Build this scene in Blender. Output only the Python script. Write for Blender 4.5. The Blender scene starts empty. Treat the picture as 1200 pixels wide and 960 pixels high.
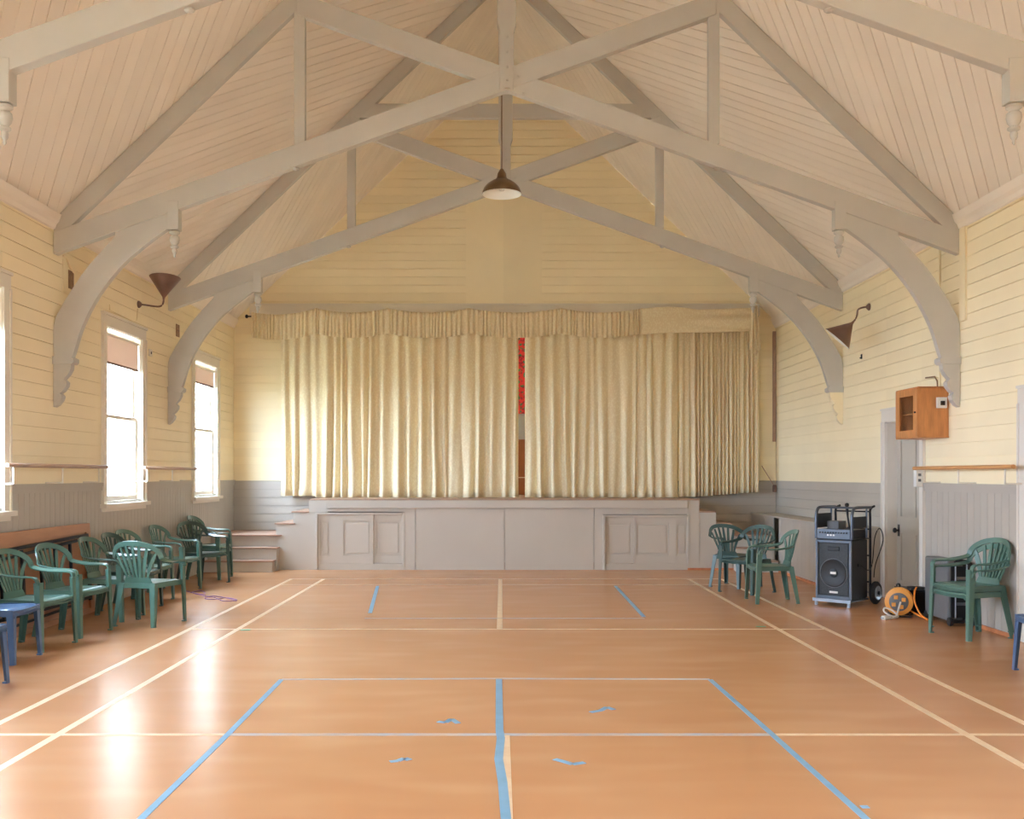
import bpy, math, random
from mathutils import Vector, Matrix
random.seed(7)
PI = math.pi
SC = bpy.context.scene
COL = SC.collection

# ------------------------------------------------------------------ camera
F_PX, PPX, PPY, EYE = 1202.0, 588.0, 556.5, 1.47      # focal length / principal point in photo pixels, eye height in m
cam = bpy.data.cameras.new('camera')
cam.sensor_width = 36.0
cam.lens = 36.0 * F_PX / 1200.0
cam.shift_x = (600 - PPX) / 1200.0
cam.shift_y = (PPY - 480) / 1200.0
cam.clip_start = 0.05
camo = bpy.data.objects.new('camera', cam)
camo.location = (0, 0, EYE)
camo.rotation_euler = (PI / 2, 0, 0)
COL.objects.link(camo)
SC.camera = camo

# ------------------------------------------------------------------ world and exposure
w = bpy.data.worlds.new('overcast_sky')
SC.world = w
w.use_nodes = True
bg = w.node_tree.nodes['Background']
bg.inputs[0].default_value = (0.79, 1.0, 1.29, 1)
bg.inputs[1].default_value = 24.0
SC.view_settings.view_transform = 'Standard'
SC.view_settings.look = 'None'
SC.view_settings.gamma = 1.0
SC.view_settings.use_curve_mapping = False
SC.view_settings.exposure = 0.62
SC.cycles.max_bounces = 14
SC.cycles.diffuse_bounces = 8
SC.cycles.transparent_max_bounces = 12
SC.cycles.sample_clamp_indirect = 10.0

# ------------------------------------------------------------------ room numbers (metres)
CX = 0.05                       # room axis
HW = 4.55                       # half width
XL, XR = CX - HW, CX + HW
YR, YB = -4.0, 17.22            # rear wall, stage-end wall
EAVE, SLOPE = 4.04, 0.956
RIDGE = EAVE + SLOPE * HW
DADO = 1.37
ZST = 1.09                      # stage deck
YST = 15.85                     # stage front
OHW = 0.585                     # half width of window opening
OZ0, OZ1 = 1.17, 3.17
WIN_L = [-1.56, 1.86, 5.26, 8.66, 12.22, 15.58]
WIN_R = [-1.56, 1.86]

def portal(loc, rot, sx, sy):
    l = bpy.data.lights.new('daylight_portal', 'AREA')
    l.shape = 'RECTANGLE'; l.size = sx; l.size_y = sy
    l.cycles.is_portal = True
    o = bpy.data.objects.new('daylight_portal', l)
    o.location = loc; o.rotation_euler = rot
    COL.objects.link(o)
ZM, ZH = (OZ0 + OZ1) / 2, OZ1 - OZ0
for y in WIN_L: portal((XL - 0.17, y, ZM), (0, -PI / 2, 0), ZH, 2 * OHW)
for y in WIN_R: portal((XR + 0.17, y, ZM), (0, PI / 2, 0), ZH, 2 * OHW)
portal((XL - 0.17, 18.9, 2.6), (0, -PI / 2, 0), 2.0, 1.6)

# ------------------------------------------------------------------ materials
MATS = {}
def srgb(c):
    return tuple(((v / 255) / 12.92 if v / 255 <= 0.04045 else ((v / 255 + 0.055) / 1.055) ** 2.4) for v in c)
def mat(name, rgb, rough=0.5, var=0.0, nscale=3.0, stretch=(1, 1, 1), metal=0.0, bump=0.0, bscale=40.0, objvar=0.0,
        spec=0.5, coat=0.0, transl=0.0, rgb2=None, detail=4.0):
    m = bpy.data.materials.new(name); m.use_nodes = True
    nt = m.node_tree; N = nt.nodes; L = nt.links
    b = N['Principled BSDF']
    c = srgb(rgb)
    b.inputs['Base Color'].default_value = (*c, 1)
    b.inputs['Roughness'].default_value = rough
    b.inputs['Metallic'].default_value = metal
    b.inputs['Specular IOR Level'].default_value = spec
    b.inputs['Coat Weight'].default_value = coat
    b.inputs['Coat Roughness'].default_value = 0.15
    tc = N.new('ShaderNodeTexCoord'); mp = N.new('ShaderNodeMapping')
    mp.inputs['Scale'].default_value = stretch
    L.new(tc.outputs['Object'], mp.inputs['Vector'])
    out = None
    if var > 0:
        nz = N.new('ShaderNodeTexNoise'); nz.inputs['Scale'].default_value = nscale; nz.inputs['Detail'].default_value = detail
        L.new(mp.outputs[0], nz.inputs['Vector'])
        mx = N.new('ShaderNodeMix'); mx.data_type = 'RGBA'
        d = srgb(rgb2) if rgb2 else tuple(v * (1 - var) for v in c)
        e = c if rgb2 else tuple(min(1, v * (1 + var)) for v in c)
        mx.inputs[6].default_value = (*d, 1); mx.inputs[7].default_value = (*e, 1)
        rp = N.new('ShaderNodeMapRange'); rp.inputs[1].default_value = 0.3; rp.inputs[2].default_value = 0.7
        L.new(nz.outputs['Fac'], rp.inputs[0]); L.new(rp.outputs[0], mx.inputs[0])
        out = mx.outputs[2]
    if objvar > 0:
        oi = N.new('ShaderNodeObjectInfo')
        rp = N.new('ShaderNodeMapRange'); rp.inputs[3].default_value = 1 - objvar; rp.inputs[4].default_value = 1 + objvar * 0.6
        L.new(oi.outputs['Random'], rp.inputs[0])
        hs = N.new('ShaderNodeHueSaturation'); L.new(rp.outputs[0], hs.inputs['Value'])
        if out: L.new(out, hs.inputs['Color'])
        else: hs.inputs['Color'].default_value = (*c, 1)
        out = hs.outputs[0]
    if out: L.new(out, b.inputs['Base Color'])
    if bump > 0:
        nz = N.new('ShaderNodeTexNoise'); nz.inputs['Scale'].default_value = bscale; nz.inputs['Detail'].default_value = 3
        L.new(mp.outputs[0], nz.inputs['Vector'])
        bp = N.new('ShaderNodeBump'); bp.inputs['Strength'].default_value = bump; bp.inputs['Distance'].default_value = 0.004
        L.new(nz.outputs['Fac'], bp.inputs['Height']); L.new(bp.outputs[0], b.inputs['Normal'])
    if transl > 0:
        t = N.new('ShaderNodeBsdfTranslucent'); t.inputs[0].default_value = (*c, 1)
        ms = N.new('ShaderNodeMixShader'); ms.inputs[0].default_value = transl
        L.new(b.outputs[0], ms.inputs[1]); L.new(t.outputs[0], ms.inputs[2])
        L.new(ms.outputs[0], N['Material Output'].inputs[0])
    MATS[name] = m
    return m

mat('cream_paint', (248, 234, 198), 0.55, 0.03, 1.3, objvar=0.035, bump=0.12, bscale=25)
mat('cream_base', (247, 232, 195), 0.6, 0.03, 1.0)
mat('ceiling_paint', (245, 236, 224), 0.6, 0.03, 1.5, objvar=0.03, bump=0.1, bscale=25)
mat('ceiling_base', (242, 232, 218), 0.6)
mat('truss_paint', (196, 192, 184), 0.5, 0.05, 2.0, bump=0.15, bscale=18)
mat('grey_paint', (184, 177, 166), 0.5, 0.03, 1.5, objvar=0.03, bump=0.1, bscale=20)
mat('grey_base', (176, 169, 158), 0.55)
mat('stage_grey', (196, 188, 176), 0.5, 0.04, 1.2, bump=0.1, bscale=14)
mat('white_trim', (232, 224, 208), 0.45, 0.03, 2.0)
mat('door_trim', (224, 218, 208), 0.45, 0.03, 2.0)
mat('door_paint', (188, 181, 168), 0.45, 0.04, 2.0)
mat('tread_wood', (172, 140, 120), 0.5, 0.12, 6.0, (1, 8, 1))
mat('raw_edge', (205, 128, 84), 0.5, 0.2, 8.0)
mat('rail_wood', (205, 150, 96), 0.4, 0.12, 6.0, (8, 1, 8))
mat('rail_aged', (188, 160, 140), 0.45, 0.15, 5.0, (8, 1, 8))
mat('cabinet_wood', (196, 132, 78), 0.4, 0.16, 5.0, (6, 6, 1), bump=0.05)
mat('table_wood', (186, 134, 100), 0.45, 0.1, 3.0, (6, 1, 6))
mat('chair_green', (84, 118, 106), 0.30, 0.1, 5.0, objvar=0.10, spec=0.5)
mat('chair_dark_green', (58, 84, 78), 0.30, 0.1, 5.0, objvar=0.08, spec=0.5)
mat('chair_blue', (74, 104, 142), 0.33, 0.1, 5.0, objvar=0.08)
mat('dark_metal', (38, 40, 46), 0.4, metal=0.6)
mat('steel', (150, 155, 162), 0.35, metal=0.8)
mat('tube_metal', (96, 104, 116), 0.35, metal=0.7)
mat('speaker_black', (38, 40, 42), 0.55, 0.15, 30.0, bump=0.2, bscale=120)
mat('speaker_grille', (58, 62, 64), 0.6, 0.2, 60.0)
mat('speaker_cone', (44, 46, 48), 0.5)
mat('speaker_edge', (98, 106, 116), 0.4, metal=0.4)
mat('black_plastic', (22, 22, 24), 0.45)
mat('rubber', (34, 34, 35), 0.7)
mat('grey_plastic', (104, 106, 108), 0.5, 0.06, 8.0)
mat('white_plastic', (228, 226, 220), 0.4)
mat('orange_plastic', (232, 160, 72), 0.4, 0.08, 6.0)
mat('orange_cable', (236, 140, 48), 0.45)
mat('white_cable', (220, 214, 206), 0.45)
mat('purple_string', (150, 104, 140), 0.6)
mat('lamp_brown', (112, 86, 58), 0.35, 0.25, 9.0, metal=0.5)
mat('sconce_brown', (120, 92, 80), 0.45, 0.15, 6.0, metal=0.2)
mat('lamp_white', (240, 238, 230), 0.4)
mat('brass_vent', (150, 116, 84), 0.5, 0.2, 30.0)
mat('bulb_glass', (235, 232, 225), 0.2)
mat('court_cream', (240, 214, 178), 0.4, 0.08, 10.0, rgb2=(226, 190, 150))
mat('tape_blue', (128, 172, 200), 0.45, 0.1, 8.0)
mat('tape_greyblue', (176, 182, 190), 0.45, 0.1, 8.0, rgb2=(200, 172, 150))
mat('tape_green', (60, 150, 110), 0.5)
mat('blind_fabric', (226, 206, 190), 0.8, transl=0.15)
mat('outside_boards', (224, 220, 210), 0.7)
mat('outside_ground', (150, 150, 130), 0.9, 0.1, 1.0)
mat('outside_dark', (110, 116, 124), 0.6)
mat('stage_grey_wall', (176, 178, 182), 0.7)
mat('stage_brown', (150, 92, 58), 0.5, 0.15, 5.0, (6, 6, 1))

def curtain_mat(name, rgb, rgb2):
    m = mat(name, rgb, 0.75, transl=0.12)
    nt = m.node_tree; N = nt.nodes; L = nt.links; b = N['Principled BSDF']
    tc = N['Texture Coordinate']
    mp = N.new('ShaderNodeMapping'); mp.inputs['Scale'].default_value = (26, 26, 15); L.new(tc.outputs['Object'], mp.inputs[0])
    v = N.new('ShaderNodeTexVoronoi'); v.inputs['Scale'].default_value = 1.6; L.new(mp.outputs[0], v.inputs['Vector'])
    rp = N.new('ShaderNodeMapRange'); rp.inputs[1].default_value = 0.25; rp.inputs[2].default_value = 0.55
    L.new(v.outputs['Distance'], rp.inputs[0])
    mx = N.new('ShaderNodeMix'); mx.data_type = 'RGBA'
    mx.inputs[6].default_value = (*srgb(rgb), 1); mx.inputs[7].default_value = (*srgb(rgb2), 1)
    L.new(rp.outputs[0], mx.inputs[0]); L.new(mx.outputs[2], b.inputs['Base Color'])
    b.inputs['Sheen Weight'].default_value = 0.15
    return m
curtain_mat('curtain_cloth', (247, 234, 200), (238, 221, 182))
curtain_mat('valance_cloth', (245, 231, 196), (236, 218, 178))

# floor sheet: warm mottled varnished sheet flooring
def floor_mat():
    m = bpy.data.materials.new('floor_sheet'); m.use_nodes = True
    nt = m.node_tree; N = nt.nodes; L = nt.links; b = N['Principled BSDF']
    tc = N.new('ShaderNodeTexCoord')
    def noise(scale, st, det=5.0):
        mp = N.new('ShaderNodeMapping'); mp.inputs['Scale'].default_value = st; L.new(tc.outputs['Object'], mp.inputs[0])
        n = N.new('ShaderNodeTexNoise'); n.inputs['Scale'].default_value = scale; n.inputs['Detail'].default_value = det
        L.new(mp.outputs[0], n.inputs['Vector']); return n.outputs['Fac']
    def mix(fac, a, c, lo=0.35, hi=0.65):
        rp = N.new('ShaderNodeMapRange'); rp.interpolation_type = 'SMOOTHSTEP'; rp.inputs[1].default_value = lo; rp.inputs[2].default_value = hi; L.new(fac, rp.inputs[0])
        mx = N.new('ShaderNodeMix'); mx.data_type = 'RGBA'; L.new(rp.outputs[0], mx.inputs[0])
        for i, v in ((6, a), (7, c)):
            if isinstance(v, tuple): mx.inputs[i].default_value = (*srgb(v), 1)
            else: L.new(v, mx.inputs[i])
        return mx.outputs[2]
    a = mix(noise(0.45, (1, 1.4, 1), 1), (195, 142, 99), (202, 151, 108), 0.1, 0.9)
    s = mix(noise(0.8, (1.0, 5.0, 1), 1), (193, 139, 97), a, 0.0, 0.9)
    scuff = noise(1.3, (1.0, 2.5, 1), 1)
    fin = mix(scuff, s, (208, 162, 120), 0.4, 1.0)
    L.new(fin, b.inputs['Base Color'])
    b.inputs['Roughness'].default_value = 0.26
    b.inputs['Specular IOR Level'].default_value = 0.18
    MATS['floor_sheet'] = m
floor_mat()

def glass_mat():
    m = bpy.data.materials.new('window_glass'); m.use_nodes = True
    nt = m.node_tree; N = nt.nodes; L = nt.links
    N.remove(N['Principled BSDF'])
    t = N.new('ShaderNodeBsdfTransparent'); g = N.new('ShaderNodeBsdfGlossy'); g.inputs['Roughness'].default_value = 0.02
    ms = N.new('ShaderNodeMixShader'); ms.inputs[0].default_value = 0.05; L.new(t.outputs[0], ms.inputs[1]); L.new(g.outputs[0], ms.inputs[2])
    L.new(ms.outputs[0], N['Material Output'].inputs[0])
    MATS['window_glass'] = m
glass_mat()

def floral_mat():
    m = mat('floral_cloth', (190, 40, 44), 0.8)
    nt = m.node_tree; N = nt.nodes; L = nt.links; b = N['Principled BSDF']; tc = N['Texture Coordinate']
    v = N.new('ShaderNodeTexVoronoi'); v.inputs['Scale'].default_value = 26; L.new(tc.outputs['Object'], v.inputs['Vector'])
    cr = N.new('ShaderNodeValToRGB'); cr.color_ramp.interpolation = 'CONSTANT'
    el = cr.color_ramp.elements
    el[0].position = 0; el[0].color = (*srgb((214, 52, 52)), 1)
    el[1].position = 0.62; el[1].color = (*srgb((64, 130, 84)), 1)
    e = el.new(0.8); e.color = (*srgb((150, 34, 50)), 1)
    sp = N.new('ShaderNodeSeparateColor'); L.new(v.outputs['Color'], sp.inputs[0])
    L.new(sp.outputs[0], cr.inputs[0]); L.new(cr.outputs[0], b.inputs['Base Color'])
floral_mat()

# ------------------------------------------------------------------ mesh builder
class MB:
    def __init__(s): s.v = []; s.f = []
    def box(s, x0, x1, y0, y1, z0, z1):
        x0, x1 = min(x0, x1), max(x0, x1); y0, y1 = min(y0, y1), max(y0, y1); z0, z1 = min(z0, z1), max(z0, z1)
        n = len(s.v)
        s.v += [(x0, y0, z0), (x1, y0, z0), (x1, y1, z0), (x0, y1, z0), (x0, y0, z1), (x1, y0, z1), (x1, y1, z1), (x0, y1, z1)]
        s.f += [tuple(n + i for i in q) for q in ((0, 3, 2, 1), (4, 5, 6, 7), (0, 1, 5, 4), (1, 2, 6, 5), (2, 3, 7, 6), (3, 0, 4, 7))]
        return s
    def prism(s, a, b):
        """two matching 3D polygons joined into a solid"""
        n = len(s.v); k = len(a)
        s.v += [tuple(p) for p in a] + [tuple(p) for p in b]
        s.f.append(tuple(n + i for i in range(k))[::-1]); s.f.append(tuple(n + k + i for i in range(k)))
        for i in range(k):
            j = (i + 1) % k
            s.f.append((n + i, n + j, n + k + j, n + k + i))
        return s
    def prism_y(s, poly, y0, y1):
        if sum(poly[i - 1][0] * poly[i][1] - poly[i][0] * poly[i - 1][1] for i in range(len(poly))) > 0: poly = poly[::-1]
        if y0 > y1: y0, y1 = y1, y0
        return s.prism([(x, y0, z) for x, z in poly], [(x, y1, z) for x, z in poly])
    def bar(s, p, q, wdt, hgt, up=(0, 0, 1)):
        return s.strip([p, q], [up, up], [wdt, wdt], [hgt, hgt])
    def strip(s, path, ups, ws, ts, closed=False):
        """sweep a rectangle: ws along the binormal, ts along the given up direction"""
        P = [Vector(p) for p in path]; k = len(P); n0 = len(s.v)
        for i in range(k):
            t = (P[min(i + 1, k - 1)] - P[max(i - 1, 0)]).normalized()
            u = Vector(ups[i] if isinstance(ups, list) else ups); b = t.cross(u).normalized(); u = b.cross(t).normalized()
            a = ws[i] / 2 if isinstance(ws, (list, tuple)) else ws / 2
            c = ts[i] / 2 if isinstance(ts, (list, tuple)) else ts / 2
            for sa, sc in ((-1, -1), (1, -1), (1, 1), (-1, 1)):
                s.v.append(tuple(P[i] + b * a * sa + u * c * sc))
        for i in range(k - 1):
            o = n0 + i * 4
            for j in range(4):
                m = (j + 1) % 4
                s.f.append((o + j, o + m, o + 4 + m, o + 4 + j))
        s.f.append((n0 + 3, n0 + 2, n0 + 1, n0)); o = n0 + (k - 1) * 4; s.f.append((o, o + 1, o + 2, o + 3))
        return s
    def tube(s, path, r, seg=8, up=(0.3, 0.2, 1)):
        P = [Vector(p) for p in path]; k = len(P); n0 = len(s.v)
        for i in range(k):
            t = (P[min(i + 1, k - 1)] - P[max(i - 1, 0)])
            t = t.normalized() if t.length > 1e-9 else Vector((0, 0, 1))
            u = Vector(up)
            if abs(t.dot(u.normalized())) > 0.95: u = Vector((1, 0.2, 0))
            b = t.cross(u).normalized(); u = b.cross(t)
            rr = r[i] if isinstance(r, (list, tuple)) else r
            for j in range(seg):
                a = 2 * PI * j / seg
                s.v.append(tuple(P[i] + b * rr * math.cos(a) + u * rr * math.sin(a)))
        for i in range(k - 1):
            for j in range(seg):
                m = (j + 1) % seg; o = n0 + i * seg
                s.f.append((o + j, o + m, o + seg + m, o + seg + j))
        s.f.append(tuple(n0 + j for j in range(seg))[::-1]); s.f.append(tuple(n0 + (k - 1) * seg + j for j in range(seg)))
        return s
    def lathe(s, prof, origin=(0, 0, 0), axis=(0, 0, 1), seg=16, caps=True):
        A = Vector(axis).normalized(); h = Vector((1, 0, 0)) if abs(A.x) < 0.9 else Vector((0, 1, 0))
        B = A.cross(h).normalized(); C = A.cross(B); O = Vector(origin); n0 = len(s.v)
        for r, z in prof:
            for j in range(seg):
                a = 2 * PI * j / seg
                s.v.append(tuple(O + A * z + B * r * math.cos(a) + C * r * math.sin(a)))
        for i in range(len(prof) - 1):
            for j in range(seg):
                m = (j + 1) % seg; o = n0 + i * seg
                s.f.append((o + j, o + m, o + seg + m, o + seg + j))
        if caps:
            s.f.append(tuple(n0 + j for j in range(seg))[::-1]); s.f.append(tuple(n0 + (len(prof) - 1) * seg + j for j in range(seg)))
        return s
    def grid(s, rows):
        n0 = len(s.v); k = len(rows[0])
        for r in rows: s.v += [tuple(p) for p in r]
        for i in range(len(rows) - 1):
            for j in range(k - 1):
                o = n0 + i * k + j
                s.f.append((o, o + 1, o + k + 1, o + k))
        return s
    def mesh(s, name, m, smooth=False):
        me = bpy.data.meshes.new(name)
        me.from_pydata(s.v, [], s.f)
        if smooth:
            me.polygons.foreach_set('use_smooth', [True] * len(me.polygons))
            if smooth != 'all':
                me.update()
                try: me.set_sharp_from_angle(angle=math.radians(smooth if smooth > 1 else 40))
                except Exception: pass
        me.materials.append(MATS[m])
        me.update()
        return me
    def build(s, name, m, parent=None, smooth=False, bevel=0.0):
        o = bpy.data.objects.new(name, s.mesh(name, m, smooth))
        COL.objects.link(o)
        if parent: o.parent = parent
        if bevel:
            md = o.modifiers.new('bevel', 'BEVEL'); md.width = bevel; md.segments = 2; md.limit_method = 'ANGLE'; md.harden_normals = False
        return o

def tag(o, label=None, cat=None, group=None, kind=None):
    if label: o['label'] = label
    if cat: o['category'] = cat
    if group: o['group'] = group
    if kind: o['kind'] = kind
    return o
def empty(name, loc=(0, 0, 0), rz=0.0):
    o = bpy.data.objects.new(name, None); COL.objects.link(o)
    o.empty_display_size = 0.1
    o.location = loc; o.rotation_euler = (0, 0, rz)
    return o
def copy_tree(o, parent=None):
    c = o.copy(); COL.objects.link(c); c.parent = parent
    for ch in list(o.children): copy_tree(ch, c)
    return c
def clip(poly, a, b, c):
    """keep the part of a 2D polygon where a*x + b*y <= c"""
    out = []
    for i in range(len(poly)):
        p, q = poly[i], poly[(i + 1) % len(poly)]
        dp, dq = a * p[0] + b * p[1] - c, a * q[0] + b * q[1] - c
        if dp <= 0: out.append(p)
        if dp * dq < 0:
            t = dp / (dp - dq); out.append((p[0] + t * (q[0] - p[0]), p[1] + t * (q[1] - p[1])))
    return out

# ================================================================== THE SETTING
# ------------------------------------------------------------------ floor with its painted and taped lines
floor = tag(MB().box(XL - 0.15, XR + 0.15, YR - 0.15, YB + 0.1, -0.12, 0.0).build('floor', 'floor_sheet'),
            'orange brown polished sheet floor with court lines', 'floor', kind='structure')
def line(name, m, pts, wdt=0.042, h=0.0012):
    b = MB()
    for i in range(len(pts) - 1):
        (x0, y0), (x1, y1) = pts[i], pts[i + 1]
        b.bar((x0, y0, h / 2), (x1, y1, h / 2), wdt, h)
    return b.build(name, m, floor)
CC = 0.06
for sx in (-1, 1):
    line('court_line', 'court_cream', [(CC + sx * 2.57, -0.5), (CC + sx * 2.57, 14.48)], 0.05)
    line('court_line', 'court_cream', [(CC + sx * 3.03, -0.5), (CC + sx * 3.03, 14.48)], 0.05)
for y, x0, x1, wd in ((9.76, -3.05, 3.05, 0.045), (14.46, -3.05, 3.05, 0.03), (13.72, -3.05, 3.05, 0.025)):
    line('court_line', 'court_cream', [(CC + x0, y), (CC + x1, y)], wd, 0.0014)
line('court_line', 'court_cream', [(-3.95, 5.8), (-1.55, 5.8)], 0.045, 0.0014)
line('court_line', 'court_cream', [(1.53, 5.8), (3.95, 5.8)], 0.045, 0.0014)
line('court_line', 'tape_greyblue', [(-1.55, 5.8), (1.53, 5.8)], 0.05, 0.0016)
line('court_line', 'court_cream', [(-0.02, 9.76), (-0.02, 14.46)], 0.055, 0.0018)
line('court_line', 'court_cream', [(0.03, 1.1), (0.02, 5.78)], 0.05, 0.0018)
line('tape_line', 'tape_blue', [(-1.58, 7.36), (-1.55, 5.8), (-1.53, 3.0)], 0.036, 0.0024)
line('tape_line', 'tape_blue', [(1.494, 7.36), (1.53, 5.8), (1.58, 3.0)], 0.036, 0.0024)
line('tape_line', 'tape_greyblue', [(-1.58, 7.36), (0.0, 7.39), (1.494, 7.37)], 0.04, 0.0026)
line('tape_line', 'tape_blue', [(-0.02, 7.36), (-0.013, 5.9), (-0.005, 5.72), (-0.016, 5.3), (0.004, 4.9), (0.02, 4.3), (0.02, 3.0)], 0.045, 0.003)
line('tape_line', 'tape_blue', [(-1.64, 13.54), (-1.40, 10.9)], 0.042, 0.0026)
line('tape_line', 'tape_blue', [(1.50, 13.54), (1.47, 10.6)], 0.042, 0.0026)
line('tape_line', 'tape_greyblue', [(-1.40, 10.49), (1.46, 10.49)], 0.03, 0.0026)
def px_floor(x, y):
    Y = F_PX * EYE / (y - PPY); return ((x - PPX) * Y / F_PX, Y)
for pts in (((513, 846), (522, 847), (529, 843), (537, 848)), ((457, 893), (466, 892), (474, 889), (480, 891)),
            ((692, 835), (704, 833), (711, 829), (719, 832)), ((650, 890), (661, 893), (671, 896), (685, 894)), ((1009, 946), (1018, 946))):
    line('tape_mark', 'tape_blue', [px_floor(*p) for p in pts], 0.035, 0.0024)
for p in ((287, 738.5), (891, 734.5)):
    x, y = px_floor(*p); line('tape_mark', 'tape_green', [(x - 0.04, y), (x + 0.05, y)], 0.05, 0.0026)

# ------------------------------------------------------------------ side walls: base with openings, then single boards
BT = 0.018       # board thickness
def wall_cells(y0, y1, z0, z1, ops):
    ys = sorted({y0, y1, *[v for o in ops for v in (o[0], o[1]) if y0 < v < y1]})
    zs = sorted({z0, z1, *[v for o in ops for v in (o[2], o[3]) if z0 < v < z1]})
    for i in range(len(ys) - 1):
        for j in range(len(zs) - 1):
            cy, cz = (ys[i] + ys[i + 1]) / 2, (zs[j] + zs[j + 1]) / 2
            if any(o[0] < cy < o[1] and o[2] < cz < o[3] for o in ops): continue
            yield ys[i], ys[i + 1], zs[j], zs[j + 1]
def side_wall(name, sgn, ops, label):
    X = XL if sgn < 0 else XR
    root = tag(empty(name, (X, 6.5, 0)), label, 'wall', kind='structure')
    for nm, m, z0, z1 in (('dado_backing', 'grey_base', 0, DADO), ('wall_backing', 'cream_base', DADO, EAVE)):
        b = MB()
        for a in wall_cells(YR, YB + 0.16, z0, z1, ops):
            b.box(sgn * BT, sgn * 0.16, a[0] - 6.5, a[1] - 6.5, a[2], a[3])
        b.build(nm, m, root)
    return root
def wall_board(root, X, sgn, ya, yb, za, zb, m):
    return MB().box(0, sgn * BT, ya - 6.5, yb - 6.5, za, zb).build('board', m, root)
def lay_rows(root, X, sgn, ya, yb, z0, z1, pitch, ops, m):
    z = z0
    while z < z1 - 0.02:
        zt = min(z + pitch, z1); g = random.choice((0.005, 0.007, 0.009))
        for a in wall_cells(ya, yb, z, zt - g if zt < z1 else zt, ops):
            wall_board(root, X, sgn, *a, m)
        z += pitch
def lay_uprights(root, X, sgn, ya, yb, z0, z1, pitch, ops, m):
    y = ya
    while y < yb - 0.01:
        ye = min(y + pitch, yb)
        for a in wall_cells(y, ye - 0.005, z0, z1, ops):
            wall_board(root, X, sgn, *a, m)
        y += pitch

ops_l = [(y - OHW, y + OHW, OZ0, OZ1) for y in WIN_L]
D1 = (11.24, 12.27); D2 = (7.95, 9.0); DZ = 2.11
ops_r = [(y - OHW, y + OHW, OZ0, OZ1) for y in WIN_R] + [(D1[0], D1[1], 0, DZ), (D2[0], D2[1], 0, DZ)]
wl = side_wall('wall_left', -1, ops_l, 'cream boarded wall with grey dado and tall windows')
wr = side_wall('wall_right', 1, ops_r, 'cream boarded wall with two doors and a wall cabinet')
BY0 = 7.2
lay_rows(wl, XL, -1, BY0, YB, DADO, EAVE, 0.141, ops_l, 'cream_paint')
lay_uprights(wl, XL, -1, BY0, YB, 0.0, DADO, 0.112, ops_l, 'grey_paint')
lay_rows(wr, XR, 1, BY0, YB, DADO, EAVE, 0.141, ops_r, 'cream_paint')
lay_rows(wr, XR, 1, 12.40, YB, 0.82, DADO, 0.141, ops_r, 'grey_paint')
lay_uprights(wr, XR, 1, BY0, 11.2, 0.0, DADO, 0.14, ops_r, 'grey_paint')

# dado caps, raw timber floor edges, cornices
def dado_cap(name, sgn, ya, yb):
    X = XL if sgn < 0 else XR
    b = MB(); b.box(X, X - sgn * 0.03, ya, yb, DADO - 0.03, DADO + 0.012); b.box(X, X - sgn * 0.016, ya, yb, DADO - 0.075, DADO - 0.03)
    tag(b.build(name, 'grey_paint'), kind='structure')
k = 0
edges = [BY0] + [v for y in WIN_L[3:] for v in (y - 0.70, y + 0.70)] + [YB]
for i in range(0, len(edges), 2):
    if edges[i + 1] > edges[i]: k += 1; dado_cap('trim_%d' % k, -1, edges[i], edges[i + 1])
k += 1; dado_cap('trim_%d' % k, 1, 9.11, 11.13)
tag(MB().box(XR, XR - 0.02, 9.11, 11.13, 0, 0.035).build('baseboard_right', 'raw_edge'), kind='structure')
for sgn in (-1, 1):
    X = XL if sgn < 0 else XR
    b = MB(); pr = [(0, 0.02), (0, -0.11), (-0.02, -0.10), (-0.035, -0.06), (-0.06, -0.03), (-0.085, 0.04)]
    pa = [(X + sgn * dx, YR, EAVE + dz) for dx, dz in pr]; pb = [(X + sgn * dx, YB, EAVE + dz) for dx, dz in pr]
    b.prism(pa, pb); k += 1
    tag(b.build('trim_%d' % k, 'ceiling_paint'), kind='structure')

# ------------------------------------------------------------------ stage-end wall with gable
GPOLY = [(XL, 0), (XR, 0), (XR, EAVE), (CX, RIDGE), (XL, EAVE)]
PO = (-2.9, 2.95, ZST, 3.95)     # proscenium opening behind the curtain
wf = tag(empty('wall_front', (CX, YB, 0)), 'cream boarded gable wall behind the stage curtain', 'wall', kind='structure')
def gable_piece(rect, y0, y1):
    p = [(rect[0], rect[2]), (rect[1], rect[2]), (rect[1], rect[3]), (rect[0], rect[3])]
    p = clip(p, 1, 0, XR); p = clip(p, -1, 0, -XL)
    p = clip(p, SLOPE, 1, RIDGE + SLOPE * CX) if p else p
    p = clip(p, -SLOPE, 1, RIDGE - SLOPE * CX) if p else p
    return p
def wf_obj(name, m, rect, y0, y1):
    p = gable_piece(rect, y0, y1)
    if len(p) < 3: return
    return MB().prism_y([(x - CX, z) for x, z in p], y0 - YB, y1 - YB).build(name, m, wf)
b_y0, b_y1 = YB + BT, YB + 0.14
wf_obj('wall_backing', 'cream_base', (XL, PO[0], DADO, 3.95), b_y0, b_y1)
wf_obj('wall_backing', 'cream_base', (PO[1], XR, DADO, 3.95), b_y0, b_y1)
wf_obj('wall_backing', 'cream_base', (XL, XR, 3.95, 9), b_y0, b_y1)
wf_obj('dado_backing', 'grey_base', (XL, PO[0], 0, DADO), b_y0, b_y1)
wf_obj('dado_backing', 'grey_base', (PO[1], XR, 0, DADO), b_y0, b_y1)
wf_obj('dado_backing', 'grey_base', (PO[0], PO[1], 0, ZST), b_y0, b_y1)
z = 0.0
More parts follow.
